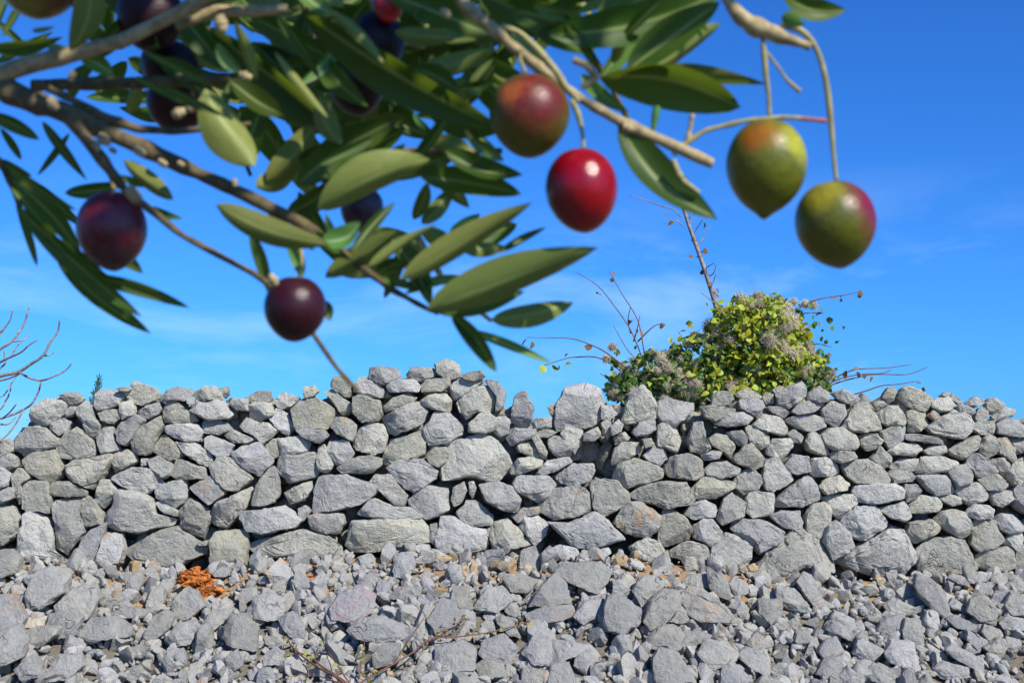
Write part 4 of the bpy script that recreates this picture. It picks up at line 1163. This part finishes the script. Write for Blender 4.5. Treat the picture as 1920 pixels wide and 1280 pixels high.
for k, (cv, bd, cu, tw, tf_) in enumerate(((.0, .1, .4, .3, .85), (.15, -.10, .45, -.4, .75), (-.15, .12, .4, .5, .9), (.26, .08, .5, .2, .8), (-.26, -.08, .45, -.3, .8), (.06, .14, .6, .5, .7))):
    for mt in (LEAF, YOUNG):
        LM[k, mt.name] = mesh_np('leaf', *leaf_mesh(cv, bd, cu, tw, tf_), mt)
        LM[k, mt.name].attributes.new('rib', 'FLOAT', 'POINT').data.foreach_set('value', np.tile([0, 0, 0, 1, 0, 0, 0], 15).astype(np.float32))
NL = 0
JV, JT, JN = [], [], [0]
def oleaf(u0, v0, u1, v1, w, dep=1, face='u', dd=None, roll=None, var=None, join_it=False):
    global NL
    d = DEP.get(dep, dep); dd = g5.uniform(-.012, .012) if dd is None else dd
    A, B = at_depth(u0, v0, d), at_depth(u1, v1, d + dd); ax = B - A; Ln = np.linalg.norm(ax)
    roll = g5.uniform(-.6, .6) if roll is None else roll
    wid = .9 * w * d / F / math.cos(roll)
    view = CAM - (A + B) / 2; M = frame(ax, view, roll)
    if face in 'n': M = M * np.array([1, -1, -1])
    k = int(g5.integers(6)) if var is None else var
    if join_it:                                          # leaves past the first 300, in the dark of the crown
        src = LM[k, LEAF.name]; v = np.empty(len(src.vertices) * 3, np.float32); src.vertices.foreach_get('co', v)
        JV.append((v.reshape(-1, 3) * np.array([Ln, wid, wid])) @ M.T + A - OE)
        q = np.empty(len(src.polygons) * 4, np.int32); src.polygons.foreach_get('vertices', q); JT.append(q.reshape(-1, 4) + JN[0]); JN[0] += len(src.vertices); return
    o = bpy.data.objects.new('leaf', LM[k, (YOUNG if face == 'y' else LEAF).name]); COL.objects.link(o)
    mid = (A + B) / 2; b = min(BR, key=lambda t: np.min(np.linalg.norm(t[1] - A, axis=1)))[0]
    o.parent = b
    sc = np.array([Ln, wid, wid]); A2 = A - OE
    o.matrix_local = Matrix([[*(M[i] * sc), A2[i]] for i in range(3)] + [[0, 0, 0, 1]]); NL += 1
    return o
# (base u, v, tip u, v, width, depth code, face)
LV = [(-30, 212, 74, 262, 30, 1, 'u'), (80, 228, 163, 338, 24, 2, 'u'), (8, 328, 152, 474, 46, 2, 'u'), (14, 312, 145, 395, 26, 1, 'u'), (30, 385, 266, 594, 40, 1, 'u'), (105, 478, 284, 626, 40, 2, 'u'), (160, 516, 356, 577, 30, 1, 'u'),
      (122, 362, 235, 343, 34, 2, 'u'), (232, 300, 325, 374, 34, 1, 'n'), (280, 388, 342, 410, 18, 2, 'u'), (196, 470, 268, 512, 34, 2, 'u'), (0, 300, 60, 330, 22, 2, 'u'), (-20, 290, 90, 420, 22, 3, 'u'), (60, 340, 160, 430, 26, 3, 'u'), (40, 395, 140, 500, 24, 3, 'u'),
      (168, -50, 132, 96, 66, 0, 'n'), (-20, 92, 118, 70, 34, 2, 'u'), (-10, 60, 30, -30, 24, 2, 'u'), (5, 70, 60, -20, 16, 2, 'u'), (60, 58, 103, 50, 12, 1, 'y'), (152, 108, 214, 142, 36, 1, 'y'), (90, 92, 124, 88, 16, 1, 'y'), (-10, 120, 100, 60, 20, 3, 'u'), (-20, 30, 60, 100, 14, 3, 'u'),
      (384, 168, 478, 312, 84, 0, 'n'), (395, 60, 640, 250, 62, 2, 'u'), (470, 30, 640, 120, 54, 2, 'u'), (515, 98, 616, 222, 18, 0, 'n'), (405, 82, 456, 138, 28, 0, 'y'), (565, 22, 932, 238, 84, 0, 'u'), (720, -12, 945, 78, 58, 1, 'u'), (560, -20, 630, 30, 40, 0, 'y'),
      (596, 392, 806, 298, 84, 0, 'n'), (555, 348, 745, 224, 72, 1, 'u'), (790, 332, 978, 364, 56, 1, 'u'), (835, 282, 980, 328, 46, 1, 'u'), (752, 524, 997, 380, 56, 0, 'n'), (802, 580, 1120, 464, 84, 0, 'n'), (820, 586, 984, 546, 44, 1, 'u'), (922, 600, 1075, 567, 48, 1, 'n'),
      (846, 588, 931, 697, 36, 1, 'u'), (876, 618, 1036, 682, 20, 2, 'y'), (726, 440, 808, 574, 44, 1, 'u'), (866, 468, 952, 464, 34, 1, 'n'), (935, 474, 1024, 426, 16, 1, 'u'), (610, 520, 745, 432, 46, 1, 'n'), (690, 500, 760, 440, 34, 2, 'n'), (640, 516, 790, 486, 34, 2, 'n'), (700, 520, 770, 490, 26, 2, 'u'),
      (776, 412, 802, 342, 30, 2, 'n'), (792, 420, 850, 352, 34, 2, 'n'), (406, 384, 618, 458, 58, 0, 'n'), (606, 452, 676, 416, 46, 0, 'y'), (470, 438, 507, 556, 28, 1, 'u'), (540, 448, 568, 520, 30, 1, 'y'), (602, 560, 618, 602, 22, 1, 'u'), (560, 360, 640, 500, 40, 2, 'u'),
      (600, 180, 640, 270, 50, 1, 'n'), (650, 240, 480, 180, 50, 2, 'u'), (470, 300, 510, 180, 60, 2, 'u'), (500, 340, 590, 230, 60, 2, 'n'), (480, 350, 560, 300, 50, 2, 'n'), (540, 400, 640, 330, 50, 2, 'u'), (560, 300, 700, 250, 60, 2, 'u'), (620, 330, 760, 240, 50, 3, 'u'), (520, 260, 600, 380, 50, 3, 'n'), (450, 200, 540, 330, 60, 3, 'u'),
      (770, 138, 930, 92, 44, 1, 'n'), (850, 140, 925, 92, 24, 0, 'n'), (880, 165, 925, 110, 24, 1, 'n'), (778, 128, 860, 172, 44, 1, 'u'), (860, 166, 930, 150, 26, 1, 'u'), (740, 60, 860, 70, 36, 1, 'n'), (830, 40, 880, 60, 34, 2, 'y'), (775, 28, 818, 12, 32, 1, 'y'), (880, 100, 1010, 165, 60, 2, 'u'), (870, 130, 960, 240, 60, 2, 'u'),
      (1030, 66, 1360, -18, 84, 0, 'u'), (1176, 132, 1350, 4, 74, 0, 'u'), (1204, 140, 1352, 44, 46, 1, 'n'), (1126, 146, 1388, 202, 92, 0, 'u'), (1176, 142, 1438, 158, 44, 1, 'n'), (1160, 232, 1345, 412, 74, 0, 'u'), (1126, 150, 1215, 28, 36, 1, 'y'), (1150, 120, 1180, 60, 26, 1, 'n'), (1100, 100, 1130, 66, 20, 1, 'n'),
      (1468, -8, 1586, 20, 50, 0, 'u'), (1466, 30, 1508, 46, 28, 0, 'y'), (1090, 140, 1180, 212, 34, 1, 'y'), (880, 262, 945, 302, 28, 1, 'y'), (776, 212, 798, 244, 12, 0, 'y'), (900, 178, 880, 168, 14, 0, 'y'), (870, 245, 930, 280, 30, 2, 'n'), (960, 20, 1090, 90, 70, 1, 'u'), (1000, 40, 1060, -20, 40, 2, 'u'), (1010, 60, 1100, 100, 50, 1, 'u'), (1075, 60, 1000, -20, 60, 2, 'u'), (1110, 60, 1330, -40, 80, 2, 'u'), (900, -10, 1030, 50, 60, 2, 'u'),
      (1090, 30, 1000, 10, 26, 1, 'y'), (940, 240, 800, 200, 60, 2, 'u'), (800, 260, 900, 310, 44, 2, 'n'), (820, 300, 880, 390, 40, 2, 'n'), (700, 330, 860, 290, 60, 2, 'u'), (840, 440, 900, 420, 30, 2, 'n'), (790, 430, 860, 470, 40, 2, 'n'), (840, 480, 900, 400, 34, 2, 'y'), (760, 450, 720, 560, 26, 2, 'u'), (880, 470, 970, 420, 44, 2, 'u'), (650, 470, 760, 540, 28, 3, 'u'), (690, 430, 830, 500, 40, 3, 'n'),
      (240, 30, 160, 120, 40, 2, 'u'), (300, 90, 230, 40, 40, 2, 'u'), (330, 20, 420, 130, 50, 2, 'u'), (300, 110, 400, 190, 46, 2, 'u'), (420, 60, 330, 120, 46, 3, 'u'), (440, 130, 330, 60, 44, 3, 'n'), (240, 110, 330, 150, 36, 3, 'u'), (430, 150, 540, 220, 54, 1, 'u'), (600, 110, 690, 200, 54, 1, 'u'), (590, 120, 480, 90, 50, 3, 'u'), (470, 80, 560, 200, 60, 3, 'u'), (350, 10, 470, 40, 44, 3, 'u'), (440, -20, 560, 70, 56, 3, 'u'),
      (640, 60, 760, 140, 50, 3, 'u'), (640, 20, 740, -20, 50, 3, 'u'), (620, 40, 700, 110, 44, 3, 'n'), (680, 190, 820, 260, 60, 3, 'u'), (640, 220, 780, 200, 56, 3, 'u'), (850, 60, 760, 150, 34, 3, 'u')]
for a in LV: oleaf(*a[:7])
# thin leaves of the left and middle sprays
for a in ((20, 350, 120, 470, 20, 1, 'u'), (60, 430, 200, 520, 22, 1, 'u'), (90, 440, 210, 560, 20, 2, 'u'), (0, 240, 40, 300, 16, 2, 'u'), (30, 380, 70, 500, 16, 2, 'u'), (120, 480, 230, 540, 18, 2, 'y'), (130, 250, 70, 330, 16, 2, 'u'), (220, 330, 300, 350, 18, 1, 'u'),
          (640, 470, 610, 400, 20, 1, 'y'), (700, 520, 800, 545, 20, 1, 'u'), (760, 550, 880, 520, 22, 1, 'y'), (690, 500, 820, 420, 24, 0, 'n'), (760, 540, 860, 440, 22, 1, 'y'), (660, 470, 740, 380, 24, 0, 'u'), (820, 580, 930, 500, 22, 1, 'u'), (560, 420, 660, 490, 22, 1, 'u'), (500, 390, 590, 470, 24, 1, 'n'), (850, 600, 900, 660, 16, 1, 'y'),
          (400, 240, 430, 150, 24, 1, 'u'), (480, 150, 440, 40, 26, 0, 'n'), (520, 30, 600, 150, 26, 0, 'u'), (620, 20, 720, 120, 26, 0, 'n'), (650, 60, 560, 160, 28, 1, 'y'), (700, 260, 600, 310, 26, 0, 'u'), (760, 270, 660, 350, 26, 1, 'y'), (850, 200, 760, 320, 26, 1, 'u'), (930, 120, 860, 210, 26, 1, 'u'), (960, 60, 1040, 130, 24, 1, 'y'), (1060, 40, 1120, 130, 22, 0, 'u'), (1130, 20, 1200, 90, 26, 1, 'y'), (1240, 0, 1160, 80, 26, 0, 'u'), (1290, -10, 1330, 60, 24, 1, 'n')):
    oleaf(*a)
# deeper leaves that close the crown
def in_crown(u, v):
    if u < 480 or u > 1120: return v < 20 and 200 < u < 1250
    return v < 330 - abs(u - 640) * .62
k = 0
while k < 220:
    u, v = g5.uniform(-20, 1200), g5.uniform(-60, 340)
    if not in_crown(u, v): continue
    a = g5.uniform(0, 2 * math.pi); l = g5.uniform(110, 190)
    u1, v1 = u + math.cos(a) * l, v + math.sin(a) * l * .7
    if not in_crown(u1, v1): continue
    oleaf(u, v, u1, v1, g5.uniform(26, 42), g5.uniform(.48, .66), 'u' if g5.random() < .7 else 'n', None, g5.uniform(-1, 1), join_it=k > 70); k += 1

k = 0
while k < 34:
    u, v = g5.uniform(130, 500), g5.uniform(-30, 230); a = g5.uniform(0, 2 * math.pi); l = g5.uniform(100, 170)
    if v + math.sin(a) * l * .6 > 240 or u + math.cos(a) * l < 110: continue
    oleaf(u, v, u + math.cos(a) * l, v + math.sin(a) * l * .6, g5.uniform(26, 40), g5.uniform(.5, .62), 'u' if g5.random() < .75 else 'n', None, g5.uniform(-.9, .9), join_it=k > 16); k += 1

print('LEAVES', NL)
tag(obj('inner_foliage', mesh_np('inner_foliage', np.vstack(JV), np.vstack(JT), LEAFM), tree), kind='stuff')
# leaves added to stripe the red purple olive with shade
for q, du, dv in ((.045, 8, -6), (.06, -14, 30), (.05, 40, 34)):
    pu, pv, pd = project(at_depth(210, 425, .40) + SUN * q)
    oleaf(pu + du - 70, pv + dv - 40, pu + du + 60, pv + dv + 24, 17, pd, 'u', 0., 0.)
# the rest of the crown, out of the photo above the camera; it dapples the bough with shade
Vs, Ts, nv = [], [], 0; k = 0
LB = [leaf_mesh(*a) for a in ((.1, .1, .5, .3), (-.3, -.1, .6, .4))]
def big_leaf(p, L_, ax, nr):
    global nv
    V, T = LB[k % 2]; M = frame(ax, nr)
    Vs.append((V * np.array([L_, L_ * .21, L_ * .21])) @ M.T + p - OE); Ts.append(T + nv); nv += len(V)
def shade_density(u, v):
    if u > 1010 and v > 70: return .10
    return .9
tries = 0
while k < 140 and tries < 20000:
    tries += 1
    u, v = g5.uniform(-80, 1300), g5.uniform(-120, 600)
    if g5.random() > shade_density(u, v): continue
    p = at_depth(u, v, g5.uniform(.40, .56)) + SUN * g5.uniform(.10, .55)
    U, Vv, d = project(p)
    if d > .03 and Vv > -420 and -500 < U < 2400: continue
    if np.linalg.norm(p - CAM) < .16: continue
    # keep the sun's way to the olives on the right clear
    bad = False
    for ou, ov in ((1091, 340), (1437, 300), (1567, 410), (1300, 290), (1040, 205)):
        q = at_depth(ou, ov, .41); w = p - q; t = w @ SUN
        if t > 0 and np.linalg.norm(w - t * SUN) < .026: bad = True
    for ou, ov, rad in ((1000, 520, .009), (420, 20, .010), (800, 375, .010), (640, 500, .009), (1090, 500, .006), (560, 160, .006), (1250, 170, .010), (240, 300, .007)):
        q = at_depth(ou, ov, .41); w = p - q; t = w @ SUN
        if t > 0 and np.linalg.norm(w - t * SUN) < rad + .006: bad = True
    if bad: continue
    big_leaf(p, g5.uniform(.045, .065), g5.normal(size=3), SUN + g5.normal(size=3) * .6); k += 1
for _ in range(900):                                     # crown further back towards the trunk
    p = np.array([-1.0, .35, 2.15]) + g5.normal(size=3) * np.array([.40, .42, .26]); U, Vv, d = project(p); k += 1
    if d > 0.05 and Vv > -900 and U > -900: continue
    big_leaf(p, g5.uniform(.045, .065), g5.normal(size=3), g5.normal(size=3) + np.array([0, 0, 1.]))
tag(obj('foliage', mesh_np('foliage', np.vstack(Vs), np.vstack(Ts), LEAFM), tree), kind='stuff')
V, T = tube([(-1.15, .75, -.1), (-1.12, .74, .4), (-1.16, .72, .9), (-1.08, .68, 1.35), (-1.0, .55, 1.8)], [.13, .10, .09, .075, .05], 14, 5)
obj('trunk', mesh_np('trunk', V + .012 * fbm(V * 14, 3)[:, None] - OE, T, OBARK), tree)
a0 = at_depth(-60, 140, .43)
V, T = tube([(-1.08, .68, 1.35), (-.75, .60, 1.62), (-.42, .50, 1.66), a0], [.05, .03, .014, .0042], 10, 6)
obj('branch', mesh_np('branch', V - OE, T, OBARK), tree)
V, T = tube([(-1.0, .55, 1.8), (-.7, .3, 2.05), (-.3, .15, 2.1), (.1, .1, 2.05)], [.05, .03, .018, .006], 10, 6)
obj('branch', mesh_np('branch', V - OE, T, OBARK), tree)

# ---------------------------------------------------------------- olives
def olive_mat(name, base, blush, dirv, lo, hi, blush2=None, dir2=None, lo2=0, hi2=1, bloom=.0, rough=.2, nz=.25, coat=.25):
    b = NB(name); co = b.n('ShaderNodeTexCoord').outputs['Object']
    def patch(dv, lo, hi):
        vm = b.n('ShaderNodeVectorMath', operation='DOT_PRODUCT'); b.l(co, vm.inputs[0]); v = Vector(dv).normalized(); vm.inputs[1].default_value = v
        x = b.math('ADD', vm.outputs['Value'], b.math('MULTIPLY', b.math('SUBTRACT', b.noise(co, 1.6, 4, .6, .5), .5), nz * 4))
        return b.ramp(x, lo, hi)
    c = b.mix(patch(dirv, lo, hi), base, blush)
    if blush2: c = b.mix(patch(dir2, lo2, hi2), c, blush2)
    c = b.mix(b.ramp(b.noise(co, 3.2, 6, .68, .6), .46, .70, 0, .55), c, (base[0] * .42 + .012, base[1] * .30, base[2] * .4 + .004))   # bruised blotches
    sp = b.ramp(b.noise(co, 26, 3, .6), .60, .68, 0, .6)
    c = b.mix(sp, c, tuple(min(1, x * 1.9 + .02) for x in base))
    if bloom: c = b.mix(b.ramp(b.noise(co, 2.2, 5, .7), .35, .7, 0, bloom), c, (.34, .32, .40))
    p = b.n('ShaderNodeBsdfPrincipled'); b.l(c, p.inputs['Base Color']); p.inputs['Roughness'].default_value = rough + bloom * .5
    p.inputs['Specular IOR Level'].default_value = .25 + coat; p.inputs['Coat Weight'].default_value = coat; p.inputs['Coat Roughness'].default_value = .16
    p.inputs['Subsurface Weight'].default_value = .05; p.inputs['Subsurface Radius'].default_value = (1, .4, .2); p.inputs['Subsurface Scale'].default_value = .15
    bp = b.n('ShaderNodeBump'); bp.inputs['Strength'].default_value = .12; bp.inputs['Distance'].default_value = .03
    b.l(b.noise(co, 14, 4), bp.inputs['Height']); b.l(bp.outputs[0], p.inputs['Normal'])
    b.l(p.outputs[0], b.o.inputs[0]); return b.m
def olive(u, v, rx, ry, dep, mat, label, tilt=0., point=.0, stalk=None, sw=8, flat=0.):
    d = DEP.get(dep, dep); c = at_depth(u, v, d)
    V, T = ICO[4]; V = V.copy(); z = V[:, 2]
    sq = 1 - .10 * np.maximum(-z, 0) ** 2 + .04 * z                         # egg shape, fuller at the stalk
    V[:, 0] *= sq; V[:, 1] *= sq
    V[:, 2] -= point * .12 * np.exp(-((V[:, 0] ** 2 + V[:, 1] ** 2) / .03)) * (z < 0)
    V[:, 2] -= .10 * np.exp(-((V[:, 0] ** 2 + V[:, 1] ** 2) / .035)) * (z > 0)     # dimple at the stalk
    V += V * (.012 * noise(V * 1.7 + u))[:, None]
    o = obj('olive', mesh_np('olive', V, T, mat), None, c)
    o.rotation_euler = (PITCH, R(tilt), 0); o.scale = np.array([rx, (rx + ry) / 2.1, ry]) * d / F
    tag(o, label, 'olive', 'ripening olives hanging from the bough')
    if stalk:
        Vc, Tc = ICO[2]; Vc = Vc * np.array([.13, .13, .05]) * (1 + .12 * noise(Vc * 4)[:, None]) + np.array([0, 0, .93])
        cap = obj('stem_cap', mesh_np('stem_cap', Vc, Tc, STALK), o)
        n = len(stalk); P = np.array([at_depth(a, b_, d) for a, b_ in stalk]); ww = np.interp(np.linspace(0, 1, n), np.linspace(0, 1, len(sw)), sw) if isinstance(sw, list) else np.full(n, sw)
        Vt, Tt = tube(P, ww * .5 * d / F, 8, 5)
        s = obj('stalk', mesh_np('stalk', Vt, Tt, STALK)); s.parent = o
        M = Matrix.LocRotScale(o.location, o.rotation_euler, o.scale); s.matrix_parent_inverse = M.inverted()
    return o
GREEN = (.085, .092, .009)
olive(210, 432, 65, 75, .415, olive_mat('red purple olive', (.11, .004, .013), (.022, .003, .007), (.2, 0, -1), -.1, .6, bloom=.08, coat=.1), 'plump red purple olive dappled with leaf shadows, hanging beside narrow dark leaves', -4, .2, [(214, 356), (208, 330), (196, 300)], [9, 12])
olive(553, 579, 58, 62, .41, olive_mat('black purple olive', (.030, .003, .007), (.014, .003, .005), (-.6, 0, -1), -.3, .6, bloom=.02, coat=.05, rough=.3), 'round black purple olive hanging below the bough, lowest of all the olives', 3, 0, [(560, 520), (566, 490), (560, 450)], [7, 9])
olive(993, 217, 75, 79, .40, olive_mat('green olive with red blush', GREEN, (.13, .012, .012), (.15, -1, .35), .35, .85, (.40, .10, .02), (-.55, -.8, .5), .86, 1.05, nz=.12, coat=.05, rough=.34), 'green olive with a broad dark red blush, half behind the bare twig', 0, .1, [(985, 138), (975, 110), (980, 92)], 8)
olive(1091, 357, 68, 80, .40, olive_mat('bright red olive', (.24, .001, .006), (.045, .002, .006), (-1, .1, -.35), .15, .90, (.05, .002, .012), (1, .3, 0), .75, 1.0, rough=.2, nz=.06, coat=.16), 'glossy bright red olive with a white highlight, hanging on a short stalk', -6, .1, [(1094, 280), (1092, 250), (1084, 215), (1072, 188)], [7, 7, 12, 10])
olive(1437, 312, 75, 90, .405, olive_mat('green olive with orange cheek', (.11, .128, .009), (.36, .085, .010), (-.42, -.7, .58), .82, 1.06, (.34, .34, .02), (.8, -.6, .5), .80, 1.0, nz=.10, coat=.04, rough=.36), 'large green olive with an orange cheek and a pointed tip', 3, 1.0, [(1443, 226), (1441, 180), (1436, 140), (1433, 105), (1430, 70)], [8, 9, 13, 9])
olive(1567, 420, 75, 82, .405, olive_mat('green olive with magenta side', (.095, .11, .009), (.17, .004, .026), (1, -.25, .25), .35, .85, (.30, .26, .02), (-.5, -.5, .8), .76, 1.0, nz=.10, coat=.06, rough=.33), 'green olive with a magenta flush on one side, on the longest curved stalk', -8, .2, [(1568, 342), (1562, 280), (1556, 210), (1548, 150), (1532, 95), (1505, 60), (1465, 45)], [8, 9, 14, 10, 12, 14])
DK = olive_mat('black olive', (.012, .004, .006), (.008, .004, .006), (0, 0, -1), -.2, .6, bloom=.01, coat=0, rough=.4)
DK2 = olive_mat('dark maroon olive', (.030, .008, .008), (.016, .005, .006), (0, 0, -1), -.2, .6, bloom=.01, coat=0, rough=.4)
olive(706, 84, 52, 62, .45, DK, 'black olive half hidden above the longest broad leaf', 10, 0, [(700, 25), (692, -20)], 8)
olive(668, 158, 52, 60, .47, DK2, 'dark maroon olive in shade behind the longest broad leaf', -12, 0, [(655, 100), (640, 60)], 8)
olive(645, 335, 42, 50, .46, DK, 'black olive peeping out over a pale green leaf in the middle of the bough', 20, 0, [(650, 290), (655, 260)], 8)
olive(678, 392, 40, 44, .46, olive_mat('blue bloomed olive', (.03, .015, .03), (.05, .05, .09), (1, -.4, .2), .4, .9, bloom=.08, coat=.05), 'small blue black olive under a pale green leaf', 20, 0, [(690, 350), (700, 320)], 7)
olive(72, -28, 76, 64, .42, olive_mat('olive turning brown', (.15, .15, .02), (.10, .018, .012), (1, -.2, .1), .0, .7), 'olive turning from green to brown, cut off by the top edge above the bare limb', 0, 0, [(80, -90), (90, -130)], 8)
olive(282, 32, 62, 66, .47, DK2, 'dark brown olive high up between two leaves and the pale limb', 0, 0, [(280, -30), (275, -60)], 8)
olive(318, 124, 56, 50, .49, DK, 'black olive in deep shade between the pale limb and the twig below it', 30, 0, [(300, 90), (290, 60)], 8)
olive(332, 196, 58, 52, .48, DK2, 'dark maroon olive hanging under the level shaded twig beside a broad leaf', 10, 0, [(330, 150), (325, 130)], 8)
olive(728, 10, 30, 34, .44, olive_mat('crimson olive', (.55, .008, .03), (.2, .01, .02), (-1, 0, -.3), .2, .9), 'small crimson olive showing a sunlit patch at the very top', 0, 0, [(725, -22), (720, -50)], 7)
olive(585, 118, 40, 46, .52, DK2, 'dark red olive deep in the shade behind crossing leaves', 0, 0, [(585, 75), (580, 50)], 7)
